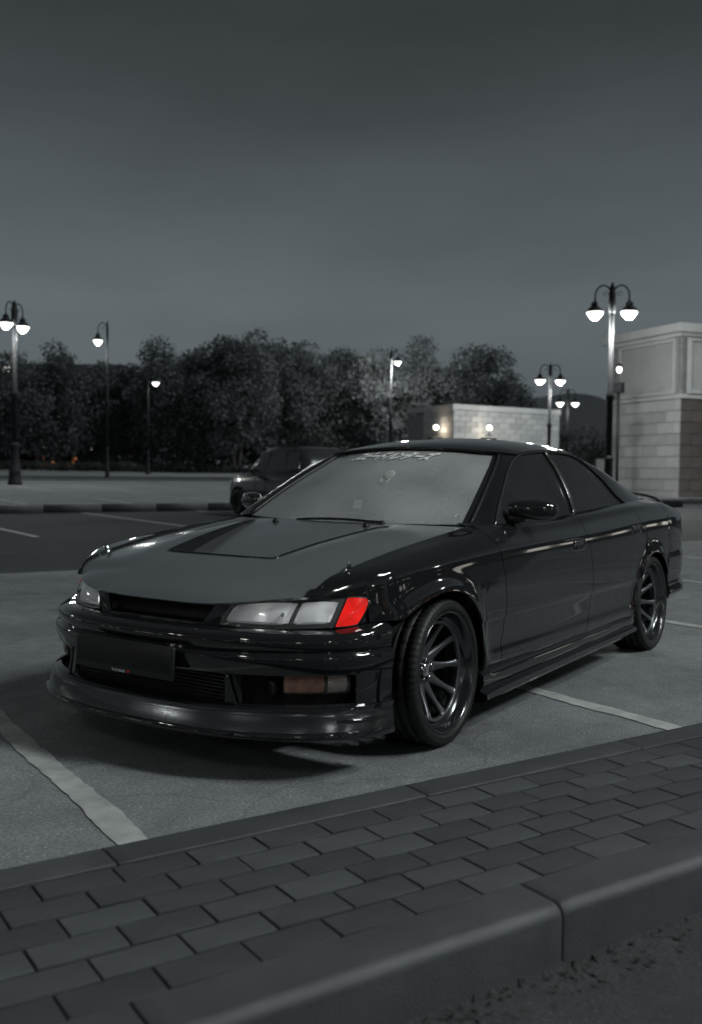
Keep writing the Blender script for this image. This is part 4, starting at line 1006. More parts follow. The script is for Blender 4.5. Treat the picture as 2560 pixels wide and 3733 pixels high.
# ---------------- headlamps and corner lamps
for s in (1, -1):
    S3 = lambda pts: [(x, y*s, z) for x, y, z in pts]
    hb = curve(S3([(2.157, .332, .547), (2.108, .486, .541), (2.031, .623, .544), (1.955, .712, .549)]), 22)
    ht = curve(S3([(2.112, .372, .628), (2.062, .478, .641), (1.984, .617, .652), (1.897, .727, .655)]), 22)
    hl = curve(S3([(2.157, .332, .547), (2.147, .340, .585), (2.112, .372, .628)]), 10); hr = curve(S3([(1.955, .712, .549), (1.930, .722, .600), (1.897, .727, .655)]), 10)
    P = coons(hb, ht, hl, hr)
    u = np.sin(np.linspace(0, math.pi, 22))[:, None]*np.sin(np.linspace(0, math.pi, 10))[None]
    P[:, :, 0] += .010*u; P[:, :, 1] += .006*u*s
    HLm = empty('headlamp', (0, 0, 0), 0, CAR)
    v, f = grid_vf(P, s < 0); obj('lens', v, f, M['lens'], HLm, solid=.002)
    fl = MB()
    for iu in list(np.linspace(.07, .55, 46))+list(np.linspace(.67, .92, 24)):
        col = []
        for jv in np.linspace(.14, .86, 6):
            uu_, vv_ = iu*21, jv*9; i0, j0 = min(int(uu_), 20), min(int(vv_), 8); fu, fv = uu_-i0, vv_-j0
            p_ = P[i0, j0]*(1-fu)*(1-fv)+P[i0+1, j0]*fu*(1-fv)+P[i0, j0+1]*(1-fu)*fv+P[i0+1, j0+1]*fu*fv
            col.append((p_[0]-.005, p_[1]-.003*s, p_[2]))
        fl.tube(col, .0017, 4, False)
    fl.build('lens_flutes', M['reflector'], HLm)
    back = P.copy(); back[:, :, 0] -= .085; back[:, :, 1] -= .045*s
    mb = MB(); a, q = grid_vf(back, s < 0); mb.add(a, q)
    for e0, e1 in ((P[:, 0], back[:, 0]), (P[:, -1], back[:, -1]), (P[0], back[0]), (P[-1], back[-1])):
        a, q = grid_vf(np.stack([e0, e1], 1)); mb.add(a, q)
    mb.build('housing', M['housing'], HLm)
    # two reflector bowls with fluted faces
    for (u0, u1, nm) in ((.05, .60, 'low_beam_reflector'), (.64, .95, 'high_beam_reflector')):
        nU, nV_ = 56, 12; Q = np.zeros((nU, nV_, 3))
        for i in range(nU):
            for j in range(nV_):
                tu = i/(nU-1); tv = j/(nV_-1); uu = (u0+(u1-u0)*tu)*21; vv = (.17+.66*tv)*9
                i0, j0 = min(int(uu), 20), min(int(vv), 8); fu, fv = uu-i0, vv-j0
                p = (P[i0, j0]*(1-fu)*(1-fv)+P[i0+1, j0]*fu*(1-fv)+P[i0, j0+1]*(1-fu)*fv+P[i0+1, j0+1]*fu*fv)
                ed = ((2*tu-1)**2+(2*tv-1)**2*.8); d = .012+.062*max(0, 1-ed*.7)
                d += .0022*math.sin(tu*nU*.5*math.pi*(1.0))
                Q[i, j] = (p[0]-d*.85, p[1]-d*.5*s, p[2])
        v, f = grid_vf(Q, s < 0); obj(nm, v, f, M['reflector'], HLm)
    MB().lathe([(.006, 0), (.008, .006), (.007, .022), (.002, .027)], 14).build('bulb', M['chrome'], HLm, loc=(2.055, .555*s, .595)).rotation_euler = (0, R(90), R(30*s))
    # added lights brighten the bowls; the headlamps are not lit
    for (lx, ly, lz, en) in ((2.066, .455, .590, .022), (2.030, .535, .592, .012), (1.962, .655, .602, .018)):
        ld = bpy.data.lights.new('bowl_fill_light', 'POINT'); ld.energy = en; ld.shadow_soft_size = .012; ld.color = (1.0, .97, .93)
        lo = bpy.data.objects.new('bowl_fill_light', ld); COL.objects.link(lo); lo.parent = HLm; lo.location = (lx, ly*s, lz)
    # black gasket and red corner lamp
    cb = curve(S3([(1.953, .714, .549), (1.920, .742, .551), (1.880, .768, .556)]), 10); ct = curve(S3([(1.897, .732, .656), (1.862, .760, .655), (1.823, .786, .648)]), 10)
    cl = curve(S3([(1.953, .714, .549), (1.897, .732, .656)]), 8); cr = curve(S3([(1.880, .768, .556), (1.850, .782, .602), (1.823, .786, .648)]), 8)
    P = coons(cb, ct, cl, cr); uu = np.sin(np.linspace(0, math.pi, 10))[:, None]*np.sin(np.linspace(0, math.pi, 8))[None]; P[:, :, 0] += .007*uu; P[:, :, 1] += .009*uu*s
    v, f = grid_vf(P, s < 0); cl_o = obj('corner_lamp', v, f, M['red'], CAR, solid=.012, offset=-1)
    if s > 0: cl_o['label'] = 'bright red corner lamp'
    ring = list(cb)+list(cr)[1:]+list(ct[::-1])[1:]
    MB().tube([(p[0]-.003, p[1]-.003*s, p[2]) for p in ring], .0055, 6).build('gasket', M['trim'], cl_o)
    MB().tube([(p[0]-.002, p[1], p[2]) for p in cl], .003, 6).build('gasket', M['trim'], cl_o)
    MB().tube(list(hb)[:], .0035, 6).build('gasket', M['trim'], HLm)
    MB().tube([(p[0]-.002, p[1], p[2]+.003) for p in ht], .004, 6).build('gasket', M['trim'], HLm)
    P = coons(np.linspace(cb[-1]+np.array([-.003, 0, 0]), bsurf([1.826], [u_of_z(1.826, .561)])[0]*np.array([1, s, 1]), 5), np.linspace(cr[-1]+np.array([-.003, 0, 0]), bsurf([1.815], [u_of_z(1.815, .655)])[0]*np.array([1, s, 1]), 5), cr+np.array([-.004, .001*s, 0]), np.stack([bsurf([1.826], [u_of_z(1.826, z)])[0]*np.array([1, s, 1]) for z in np.linspace(.561, .655, 8)]))
    v, f = grid_vf(P, s < 0); obj('fender_tip', v, f, M['paint'], fend[0 if s > 0 else 1], solid=.006)
    # black filler panel behind lamp joints
    P = np.array([[(1.90, .50*s, .535), (1.90, .50*s, .66)], [(1.78, .66*s, .535), (1.78, .66*s, .66)], [(1.70, .76*s, .535), (1.70, .76*s, .66)]])
    v, f = grid_vf(P); obj('lamp_backing', v, f, M['dark'], CAR, solid=.004)
# ---------------- greenhouse
D = [(.755, .772, .880), (.617, .724, .971), (.452, .672, 1.07), (.29, .624, 1.161), (.128, .594, 1.218), (-.013, .585, 1.237), (-.235, .583, 1.249), (-.514, .585, 1.245), (-.725, .594, 1.219), (-.858, .624, 1.16), (-.98, .667, 1.08), (-1.065, .709, 1.0), (-1.143, .745, .945)]
DC = curve(D, 241)
def d_between(i0, i1, n):
    a = np.argmin(np.linalg.norm(DC-np.array(D[i0]), axis=1)); b = np.argmin(np.linalg.norm(DC-np.array(D[i1]), axis=1)); return curve(DC[a:b+1:max(1, (b-a)//40)], n) if (b-a) > 40 else curve([tuple(p) for p in DC[a:b+1]], n)
BP = [(-.250, .588, 1.243), (-.298, .634, 1.148), (-.306, .676, 1.067), (-.290, .720, .987), (-.235, .766, .906)]
bi = int(np.argmin(np.linalg.norm(DC-np.array((-.250, .583, 1.249)), axis=1))); BP[0] = tuple(DC[bi])
i4 = int(np.argmin(np.linalg.norm(DC-np.array(D[4]), axis=1))); i8 = int(np.argmin(np.linalg.norm(DC-np.array(D[8]), axis=1)))
def sub(a, b, n): return curve([tuple(p) for p in DC[a:b+1:2]]+([tuple(DC[b])] if (b-a) % 2 else []), n)
def flipY(c, s): c = np.array(c, float).copy(); c[..., 1] *= s; return c
W = [(.800, .672, .884), (.640, .640, .978), (.480, .601, 1.066), (.320, .558, 1.148), (.176, .512, 1.224)]
def inset(P, d):     # move toward the car centre
    Q = P.copy(); Q[..., 1] -= np.sign(Q[..., 1]+1e-9)*d; return Q
sgl = []
for s in (1, -1):
    # front side window
    bot = curve([D[0], (.4, .768, .884), (0, .766, .890), BP[-1]], 20); top = sub(i4, bi, 20); lf_ = sub(0, i4, 16); rt = curve(BP[::-1], 16)
    P = coons(bot, top, lf_, rt); P = inset(P, .006)
    v, f = grid_vf(flipY(P, s), s < 0); o1 = obj('side_window', v, f, M['sideglass'], CAR, solid=.003); sgl.append(o1)
    bot = curve([BP[-1], (-.6, .757, .919), (-.9, .751, .932), D[-1]], 20); top = sub(bi, i8, 20); rt2 = sub(i8, 240, 16)[::-1]
    P = coons(bot, top, curve(BP[::-1], 16), rt2); P = inset(P, .006)
    v, f = grid_vf(flipY(P, s), s < 0); o2 = obj('side_window', v, f, M['sideglass'], CAR, solid=.003)
    # bright drip moulding, B-post strip and belt strip
    c_ = flipY(DC[::3], s); MB().tube([(p[0], p[1]+.004*s, p[2]) for p in c_], .0065, 6).build('drip_moulding', M['lip'], CAR)
    c_ = flipY(sub(0, i4, 24), s); MB().tube([(p[0]+.004, p[1]+.008*s, p[2]+.002) for p in c_], .0045, 6).build('window_strip', M['brightstrip'], CAR)
    c_ = flipY(curve(BP, 14), s); MB().tube([(p[0]+.006, p[1]+.006*s, p[2]) for p in c_], .0055, 6).tube([(p[0]-.014, p[1]+.004*s, p[2]) for p in c_], .009, 6).build('centre_post', M['trim'], CAR)
    MB().tube([(p[0]+.012, p[1]+.009*s, p[2]) for p in c_], .0032, 6).build('post_strip', M['brightstrip'], CAR)
    bl = flipY(curve([D[0], (.4, .770, .884), (0, .768, .891), (-.28, .768, .905), (-.7, .760, .923), D[-1]], 40), s)
    MB().tube([(p[0], p[1]+.003*s, p[2]-.001) for p in bl], .0065, 6).build('belt_moulding', M['lip'], CAR)
    # A pillar
    a_in = curve(W, 16); a_out = sub(0, i4, 16)
    P = coons(np.linspace(a_in[0], a_out[0], 8), np.linspace(a_in[-1], a_out[-1], 8), a_in, a_out)
    bl_ = np.sin(np.linspace(0, math.pi, 8))[:, None]; P[:, :, 0] += .016*bl_; P[:, :, 1] += .014*bl_
    v, f = grid_vf(flipY(P, s), s < 0); obj('windscreen_pillar', v, f, M['paint'], CAR, solid=.01)
    # C pillar
    rw_e = curve([(-.815, .505, 1.238), (-1.05, .535, 1.178), (-1.30, .558, 1.098), (-1.5, .570, 1.036), (-1.715, .580, .975)], 20)
    out_e = sub(i8, 240, 20)
    botc = curve([D[-1], (-1.35, .737, .948), (-1.55, .712, .954), (-1.70, .655, .965), (-1.715, .580, .975)], 14)
    topc = curve([D[8], (-.775, .552, 1.232), (-.815, .505, 1.238)], 14)
    P = coons(botc, topc, out_e[::-1], rw_e[::-1])
    bl_ = np.sin(np.linspace(0, math.pi, 14))[:, None]*np.sin(np.linspace(0, math.pi, 20))[None]; P[:, :, 1] += .012*bl_; P[:, :, 2] += .008*bl_
    v, f = grid_vf(flipY(P, s), s < 0); obj('rear_pillar', v, f, M['paint'], CAR, solid=.01)
    # corner between bonnet, fender and pillar
    P = np.array([[(.862, .700, .876), (.865, .640, .886)], [(.80, .735, .881), (.80, .672, .886)], [(.752, .772, .882), (.74, .69, .93)]])
    v, f = grid_vf(flipY(P, s), s > 0); obj('cowl_corner', v, f, M['paint'], CAR, solid=.006)
# windscreen
wt = curve([(x, -y, z) for x, y, z in ((.176, .512, 1.224), (.245, .30, 1.241), (.290, 0, 1.250))]+[(.245, .30, 1.241), (.176, .512, 1.224)], 40)
wb = curve([(.800, -.672, .884), (.925, -.40, .882), (.985, 0, .880), (.925, .40, .882), (.800, .672, .884)], 40)
PW = coons(wb, wt, flipY(curve(W, 26), -1), curve(W, 26))
bw_ = np.sin(np.linspace(0, math.pi, 40))[:, None]*np.sin(np.linspace(0, math.pi, 26))[None]; PW[:, :, 0] += .018*bw_; PW[:, :, 2] += .020*bw_
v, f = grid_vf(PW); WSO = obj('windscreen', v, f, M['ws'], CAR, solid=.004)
def ws_pt(u, vv, off=.004):
    a = np.clip(u*39, 0, 38.999); b = np.clip(vv*25, 0, 24.999); i, j = int(a), int(b); fa, fb = a-i, b-j
    p = PW[i, j]*(1-fa)*(1-fb)+PW[i+1, j]*fa*(1-fb)+PW[i, j+1]*(1-fa)*fb+PW[i+1, j+1]*fa*fb
    n = np.cross(PW[i+1, j]-PW[i, j], PW[i, j+1]-PW[i, j]); n /= np.linalg.norm(n)
    return p+n*off
edge = [ws_pt(0, t, .002) for t in np.linspace(0, 1, 20)]+[ws_pt(t, 1, .002) for t in np.linspace(0, 1, 30)][1:]+[ws_pt(1, t, .002) for t in np.linspace(1, 0, 20)][1:]
MB().tube(edge, .012, 6).build('windscreen_seal', M['trim'], WSO)
# banner lettering drawn stroke by stroke on the glass
STR = {
 'su': [((.12, .86), (.82, .86)), ((.82, .86), (.62, .45), (.10, .06)), ((.55, .42), (.90, .06))],
 'pi': [((.18, .92), (.18, .14), (.85, .14)), ((.18, .50), (.78, .58)), ((.84, .98), (.94, .98), (.94, .86), (.84, .86), (.84, .98))],
 '-': [((.06, .48), (.96, .48))],
 'do': [((.30, .96), (.30, .04)), ((.30, .58), (.82, .38)), ((.62, .94), (.70, .78)), ((.80, .98), (.88, .82))],
 'ha': [((.38, .80), (.28, .40), (.06, .08)), ((.60, .84), (.82, .45), (.96, .06))],
 'n': [((.10, .86), (.38, .70)), ((.08, .08), (.55, .24), (.94, .74))],
 'ta': [((.40, .98), (.30, .70), (.08, .44)), ((.36, .82), (.86, .82), (.62, .36), (.20, .04)), ((.34, .56), (.66, .40))],
 'zu': [((.08, .84), (.74, .84)), ((.74, .84), (.55, .45), (.06, .06)), ((.50, .42), (.82, .06)), ((.80, 1.0), (.86, .84)), ((.94, 1.02), (1.0, .88))],
}
def stroke_text(chars, x0, x1, y0, y1, th, shear, mapf):
    mb = MB(); n = len(chars); w = (x1-x0)/n; asp = w/(y1-y0)
    for i, ch in enumerate(chars):
        for st in STR[ch]:
            p = [np.array(q) for q in st]
            for a, b in zip(p[:-1], p[1:]):
                d = b-a; d = d/np.linalg.norm(d); nr = np.array([-d[1], d[0]])*th; a2 = a-d*th*.5; b2 = b+d*th*.5
                m = max(1, int(np.linalg.norm(b2-a2)/.25)); base = len(mb.v)
                vs_ = []; fs = []
                for k in range(m+1):
                    c = a2+(b2-a2)*k/m
                    for sg in (1, -1):
                        q = c+nr*sg; X = x0+(i+.04+q[0]*.92)*w+shear*(q[1]-.5)*w; Y = y0+q[1]*(y1-y0); vs_.append(mapf(X, Y))
                for k in range(m): fs.append((2*k, 2*k+1, 2*k+3, 2*k+2))
                mb.add(vs_, fs)
    return mb
tx = stroke_text(['su', 'pi', '-', 'do', 'ha', 'n', 'ta', '-', 'zu'], .262, .705, .800, .925, .110, .62, lambda X, Y: ws_pt(X, Y, .006))
tx.build('banner_lettering', M['white'], WSO, smooth=False)
st = MB()
st.tube([ws_pt(.947+.010*math.cos(a), .075+.036*math.sin(a), .005) for a in np.linspace(0, math.pi, 12)], .0016, 4).build('inspection_sticker', M['whitesoft'], WSO, smooth=False)
U0, V0 = .586, .56
mb = MB(); sx_, sy_ = .0185, .043
mb.tube([ws_pt(U0+sx_*math.cos(t), V0+sy_*math.sin(t), .005) for t in np.linspace(0, 2*math.pi, 33)], .0024, 5, False)
for k in range(6):
    a_ = k*math.pi/3+.3; mb.tube([ws_pt(U0, V0, .005), ws_pt(U0+sx_*.92*math.cos(a_), V0+sy_*.92*math.sin(a_), .005)], .0026, 4)
mb.build('wheel_sticker', M['whitesoft'], WSO)
MB().tube([ws_pt(U0+.004+.016*math.copysign(abs(math.cos(t))**.55, math.cos(t)), V0-.090+.030*math.copysign(abs(math.sin(t))**.55, math.sin(t)), .005) for t in np.linspace(0, 2*math.pi, 33)], .0020, 5, False).build('tag_sticker', M['whitesoft'], WSO)
# dark printed border of the glass
fr = MB()
def strip(pa, pb):
    P_ = np.stack([np.array(pa), np.array(pb)], 1); a_, q_ = grid_vf(P_); fr.add(a_, q_)
ts_ = np.linspace(0, 1, 24)
strip([ws_pt(0, t, .0022) for t in ts_], [ws_pt(.022, t, .0022) for t in ts_]); strip([ws_pt(1, t, .0022) for t in ts_], [ws_pt(.972, t, .0022) for t in ts_])
strip([ws_pt(t, .999, .0022) for t in ts_], [ws_pt(t, .970, .0022) for t in ts_])
fr.build('glass_border', M['trim'], WSO)
# roof
rf = curve([tuple(flipY(np.array(D[4]), -1)), (.190, -.512, 1.228), (.262, -.30, 1.2455), (.306, 0, 1.2545), (.262, .30, 1.2455), (.190, .512, 1.228), D[4]], 40)
rr = curve([tuple(flipY(np.array(D[8]), -1)), (-.800, -.505, 1.240), (-.92, -.25, 1.262), (-.965, 0, 1.270), (-.92, .25, 1.262), (-.800, .505, 1.240), D[8]], 40)
rs_ = sub(i4, i8, 30)
PR = coons(rr, rf, flipY(rs_, -1)[::-1], rs_[::-1])
u_ = np.linspace(-1, 1, 40)[:, None]; v_ = np.linspace(-1, 1, 30)[None]
PR[:, :, 2] += (1.320-PR[20, 15, 2])*(1-np.abs(u_)**2.4)*(1-np.abs(v_)**2.2)
v, f = grid_vf(PR); obj('roof', v, f, M['paint'], CAR, solid=.01)
# rear window
rwt = curve([(-.815, -.505, 1.238), (-.935, -.25, 1.258), (-.98, 0, 1.266), (-.935, .25, 1.258), (-.815, .505, 1.238)], 24)
rwb = curve([(-1.715, -.580, .975), (-1.79, -.3, .985), (-1.81, 0, .988), (-1.79, .3, .985), (-1.715, .580, .975)], 24)
re_ = curve([(-.815, .505, 1.238), (-1.05, .535, 1.178), (-1.30, .558, 1.098), (-1.5, .570, 1.036), (-1.715, .580, .975)], 16)
P = coons(rwb, rwt, flipY(re_, -1)[::-1], re_[::-1]); v, f = grid_vf(P, False); obj('rear_window', v, f, M['sideglass'], CAR, solid=.004)
# boot lid and tail
tf = curve([(-1.72, -.665, .957), (-1.725, -.58, .972), (-1.82, 0, .985), (-1.725, .58, .972), (-1.72, .665, .957)], 24)
tb_ = curve([(-2.225, -.645, .855), (-2.30, -.4, .885), (-2.33, 0, .895), (-2.30, .4, .885), (-2.225, .645, .855)], 24)
ts = curve([(-1.72, .680, .953), (-1.95, .672, .932), (-2.12, .66, .897), (-2.225, .645, .855)], 16)
P = coons(tb_, tf, flipY(ts, -1)[::-1], ts[::-1]); v, f = grid_vf(P); obj('boot_lid', v, f, M['paint'], CAR, solid=.01)
PT = sweep([(-2.37, 0), (-2.36, .3), (-2.33, .55), (-2.27, .70), (-2.18, .79)], lambda t, y, x: [(-0.04, .872), (-.012, .862), (0, .80), (0, .70), (-.01, .60)], 24, True, -1)
v, f = grid_vf(PT); obj('tail_panel', v, f, M['paint'], CAR, solid=.01)
for s in (1, -1):
    P = np.array([[(-2.236, .775*s, z), (-2.27, .742*s, z), (-2.318, .66*s, z), (-2.36, .45*s, z)] for z in (.68, .72, .76, .80)]).transpose(1, 0, 2).copy()
    P[:, :, 0] -= .014
    P[:, :, 1] += .006*s
    v, f = grid_vf(P, s > 0); obj('tail_lamp', v, f, M['taillamp'], CAR, solid=.01)
PRB = sweep([(-2.395, 0), (-2.385, .35), (-2.34, .60), (-2.25, .745), (-2.12, .825), (-1.90, .858), (-1.665, .866)], lambda t, y, x: [(-.05, .622), (-.008, .618), (0, .605), (.004, .55), (.0, .47), (-.012, .41), (-.002, .385), (.012, .37), (.016, .335), (-.02, .30), (-.08, .285)], 40, True, -1)
v, f = grid_vf(PRB, True)
nn = np.cross(v[f[0][1]]-v[f[0][0]], v[f[0][2]]-v[f[0][0]])
obj('rear_bumper', v, f, M['paint'], CAR, solid=.012)
# spoiler
sp_c = [(-2.12, .70, .908), (-2.15, .665, .940), (-2.18, .60, .968), (-2.20, .50, .986), (-2.215, .30, .999), (-2.22, 0, 1.003)]
sc_ = curve(sp_c, 24); sc_ = np.concatenate([sc_, flipY(sc_, -1)[::-1][1:]])
P = []
for i, p in enumerate(sc_):
    t = abs(p[1])/.70; ch = .13-.03*t
    P.append([(p[0]+ch*.62, p[1], p[2]-.006), (p[0]+ch*.3, p[1], p[2]+.007), (p[0]-ch*.2, p[1], p[2]+.004), (p[0]-ch*.62, p[1], p[2]-.012), (p[0]-ch*.2, p[1], p[2]-.016), (p[0]+ch*.3, p[1], p[2]-.016), (p[0]+ch*.62, p[1], p[2]-.006)])
P = np.array(P); v, f = grid_vf(P, True); SPO = obj('boot_spoiler', v, f, M['paint'], CAR)
for s in (1, -1): MB().box((-2.11, .40*s, .955), (.09, .025, .06)).build('spoiler_foot', M['paint'], SPO, smooth=False, bevel=.006)
# ---------------- side skirts
for s in (1, -1):
    xs_ = np.linspace(1.06, -.985, 44); P = []
    for i, x in enumerate(xs_):
        t = i/43; dz = .040*t; fl = .012*math.exp(-t*14)
        P.append([(x, .838, .262), (x, .858, .252+dz*.15), (x, .868+fl, .235+dz*.4), (x, .871+fl, .205+dz*.7), (x, .866, .180+dz), (x, .864, .170+dz), (x, .874, .163+dz), (x, .888+fl, .156+dz), (x, .890+fl, .140+dz), (x, .880, .128+dz), (x, .80, .126+dz)])
    P = np.array(P); v, f = grid_vf(flipY(P, s), s > 0)
    f = [q[::-1] for q in f]+[tuple(range(11)), tuple(43*11+q for q in range(11))]
    obj('side_skirt', v, f, M['paint'], CAR, solid=.008, offset=-1)
# ---------------- door handles
for s in (1, -1):
    for (cx, cz, par) in ((-.055, .752, fd), (-1.000, .792, rdoor)):
        pd = par[0 if s > 0 else 1]
        yb = float(bsurf([cx], [u_of_z(cx, cz)])[0][1])
        bm = rbox(.150, .026, .058, .012, 3, False); me = bm_mesh(bm, 'handle', M['paint'])
        h = link_copy(me, 'handle', pd, (cx, (yb+.002)*s, cz+.029)); h.rotation_euler = (R(-6*s), R(2.5), 0)
        rimp = [(.074*math.copysign(abs(math.cos(a))**.5, math.cos(a)), .0145*s, -.029+.028*math.copysign(abs(math.sin(a))**.5, math.sin(a))) for a in np.linspace(0, 2*math.pi, 41)]
        MB().tube(rimp, .0028, 5, False).build('handle_rim', M['brightstrip'], h)
        MB().box((0, .0155*s, -.040), (.105, .004, .020)).build('finger_recess', M['dark'], h, smooth=False)
# ---------------- mirrors
for s in (1, -1):
    c0 = np.array([.535, .868, .953]); ax = np.array([-.60, .80, 0]); nx = np.array([.80, .60, 0]); up = np.array([0, 0, 1.])
    n1, n2 = 28, 36; P = np.zeros((n1, n2, 3))
    for i in range(n1):
        a = -math.pi/2+math.pi*i/(n1-1)
        ca = max(0, math.cos(a))**.62; sa = math.copysign(abs(math.sin(a))**.9, math.sin(a))
        for j in range(n2):
            b = 2*math.pi*j/n2; cb, sb = math.cos(b), math.sin(b)
            hh = .049*(1+.10*sa); dd = (.062 if cb > 0 else .028)*(1+.15*sa)
            P[i, j] = c0+ax*.120*sa+up*hh*ca*math.copysign(abs(sb)**.75, sb)+nx*dd*ca*math.copysign(abs(cb)**.8, cb)+up*.004*(-sa)
    v = flipY(P, s).reshape(-1, 3); f = []
    for i in range(n1-1):
        for j in range(n2):
            q = (i*n2+j, (i+1)*n2+j, (i+1)*n2+(j+1) % n2, i*n2+(j+1) % n2); f.append(q if s > 0 else q[::-1])
    MIR = obj('door_mirror', v, f, M['paint'], CAR)
    MB().tube([(.600, .765*s, .905), (.585, .800*s, .908), (.565, .840*s, .915)], [.030, .026, .022], 10).build('mirror_arm', M['trim'], MIR)
    P = np.array([[(.752, .776*s, .884), (.752, .776*s, .884)], [(.56, .772*s, .886), (.67, .745*s, .935)], [(.50, .771*s, .887), (.615, .728*s, .972)]])
    v, f = grid_vf(P, s > 0); obj('mirror_sail', v, f, M['trim'], MIR, solid=.006)
    gl = [tuple((c0-nx*.026+ax*.085*math.cos(t)+up*.040*math.sin(t))*np.array([1, s, 1])) for t in np.linspace(0, 2*math.pi, 25)[:-1]]
    obj('mirror_glass', gl, [tuple(range(24))], M['reflector'], MIR, solid=.003)
# ---------------- wipers and cowl
P = sweep([(1.02, 0), (.985, .25), (.93, .48), (.865, .66)], lambda t, y, x: [(.03, .862), (.0, .868), (-.05, .872), (-.12, .868)], 24)
v, f = grid_vf(P); obj('cowl_panel', v, f, M['trim'], CAR, solid=.004)
for (y0, x0_, y1, x1_) in ((.30, .975, -.20, .985),):
    pts = [(x0_+(x1_-x0_)*t+.012, y0+(y1-y0)*t, .884+.010*math.sin(math.pi*t)) for t in np.linspace(0, 1, 8)]
    WP = MB().tube(pts, [.011]+[.007]*6+[.005], 6).build('wiper', M['trim'], CAR)
    MB().lathe([(.016, 0), (.017, .01), (.010, .02)], 12).build('wiper_pivot', M['trim'], WP, loc=(x0_+.012, y0, .875))
# ---------------- wheels
def tyre_mesh():
    rO, w = .3035, .108
    prof = [(.247, -.098), (.252, -.106), (.266, -.113), (.283, -.114), (.294, -.110), (.3005, -.100), (.3025, -.090), (.3030, -.062), (.2970, -.060), (.2970, -.054), (.3032, -.052), (.3035, -.020), (.2970, -.018), (.2970, -.010), (.3035, -.008), (.3035, .012), (.2970, .014), (.2970, .022), (.3032, .024), (.3030, .056), (.2970, .058), (.2970, .064), (.3028, .066), (.3022, .090), (.3000, .100), (.294, .110), (.283, .1145), (.272, .1135), (.268, .1155), (.264, .1135), (.255, .109), (.250, .100), (.244, .096)]
    n = 216; V_ = []; F__ = []
    for k in range(n):
        a = 2*math.pi*k/n; gr = (k % 3 == 0)
        for (r, y) in prof:
            q = r
            if gr and abs(y) > .0625 and r > .293: q = r-.0042
            if (k % 8 == 2) and .02 < abs(y) < .057 and r > .30: q = r-.005
            V_.append((q*math.cos(a), y, q*math.sin(a)))
    m = len(prof)
    for k in range(n):
        for j in range(m-1): F__.append((k*m+j, ((k+1) % n)*m+j, ((k+1) % n)*m+j+1, k*m+j+1))
    return mesh_data('tyre', V_, F__, [M['rubber']])
def ylathe(prof, n, mat, name):
    V_ = []; F__ = []
    for k in range(n):
        a = 2*math.pi*k/n
        for r, y in prof: V_.append((r*math.cos(a), y, r*math.sin(a)))
    m = len(prof)
    for k in range(n):
        for j in range(m-1): F__.append((k*m+j, ((k+1) % n)*m+j, ((k+1) % n)*m+j+1, k*m+j+1))
    return mesh_data(name, V_, F__, [mat])
me_ty = tyre_mesh()
me_rim = ylathe([(.244, .094), (.250, .100), (.2525, .106), (.2515, .1095), (.247, .110), (.243, .107), (.240, .100), (.236, .092), (.233, .078), (.228, .066), (.213, .060), (.2085, .056), (.2075, .048), (.205, .02), (.204, -.06), (.212, -.085), (.235, -.094), (.243, -.096)], 96, M['lip'], 'rim')
me_ring = ylathe([(.2085, .064), (.206, .066), (.196, .063), (.194, .050), (.206, .046)], 96, M['rim'], 'spoke_ring')
def spoke_mesh():
    V_ = []; F__ = []; N_ = 14
    for i in range(N_):
        t = i/(N_-1); r = .046+(.200-.046)*t
        y = -.006+.066*(t**1.35)
        w = .0210*(1-t)**2+.0102+.0105*max(0, (t-.55)/.45)**2; th = .022-.008*t
        for (dx, dy) in ((-w, -th), (-w, -.003), (-w*.55, .003), (w*.55, .003), (w, -.003), (w, -th)): V_.append((r, y+dy, dx))
    for i in range(N_-1):
        for j in range(6): F__.append((i*6+j, i*6+(j+1) % 6, (i+1)*6+(j+1) % 6, (i+1)*6+j))
    F__.append(tuple(range(6))); F__.append(tuple((N_-1)*6+j for j in range(6))[::-1])
    return mesh_data('spoke', V_, F__, [M['rim']])
me_sp = spoke_mesh()
me_hub = ylathe([(.0, -.010), (.030, -.008), (.050, -.004), (.058, -.010), (.060, -.03), (.055, -.05)], 40, M['rim'], 'hub')
me_cap = ylathe([(.0, .016), (.020, .0165), (.029, .014), (.0325, .008), (.033, -.01)], 36, M['chrome'], 'hub_cap')
me_nut = ylathe([(.0, .014), (.006, .014), (.0085, .010), (.009, -.01)], 6, M['chrome'], 'wheel_nut')
me_disc = ylathe([(.06, -.052), (.150, -.050), (.152, -.060), (.150, -.072), (.06, -.070)], 48, M['disc'], 'brake_disc')
cal = MB()
for a in np.linspace(-.5, .5, 9):
    pass
def caliper_mesh():
    P = []
    for a in np.linspace(R(150), R(215), 10): P.append([(r*math.cos(a), y, r*math.sin(a)) for r, y in ((.085, -.03), (.160, -.03), (.165, -.06), (.160, -.09), (.085, -.09))])
    v, f = grid_vf(np.array(P)); return mesh_data('brake_caliper', v, f, [M['housing']])
me_cal = caliper_mesh()
def wheel(x, s, steer=0.0, camber=0.0, ph=0.0):
    w = bpy.data.objects.new('wheel', me_rim); COL.objects.link(w); w.parent = CAR
    w.location = (x, (.872-.110)*s, .3025)
    if s > 0: w.rotation_euler = (R(camber), 0, R(steer))
    else: w.rotation_euler = (R(-camber), 0, R(180+steer))
    link_copy(me_ty, 'tyre', w); link_copy(me_ring, 'spoke_ring', w)
    for k in range(10):
        o = link_copy(me_sp, 'spoke', w); o.rotation_euler = (0, -ph-2*math.pi*k/10, 0)
    link_copy(me_hub, 'hub', w); link_copy(me_cap, 'hub_cap', w)
    for k in range(5):
        a = 2*math.pi*k/5+.3; link_copy(me_nut, 'wheel_nut', w, (.043*math.cos(a), 0.0, .043*math.sin(a)))
    link_copy(me_disc, 'brake_disc', w); link_copy(me_cal, 'brake_caliper', w)
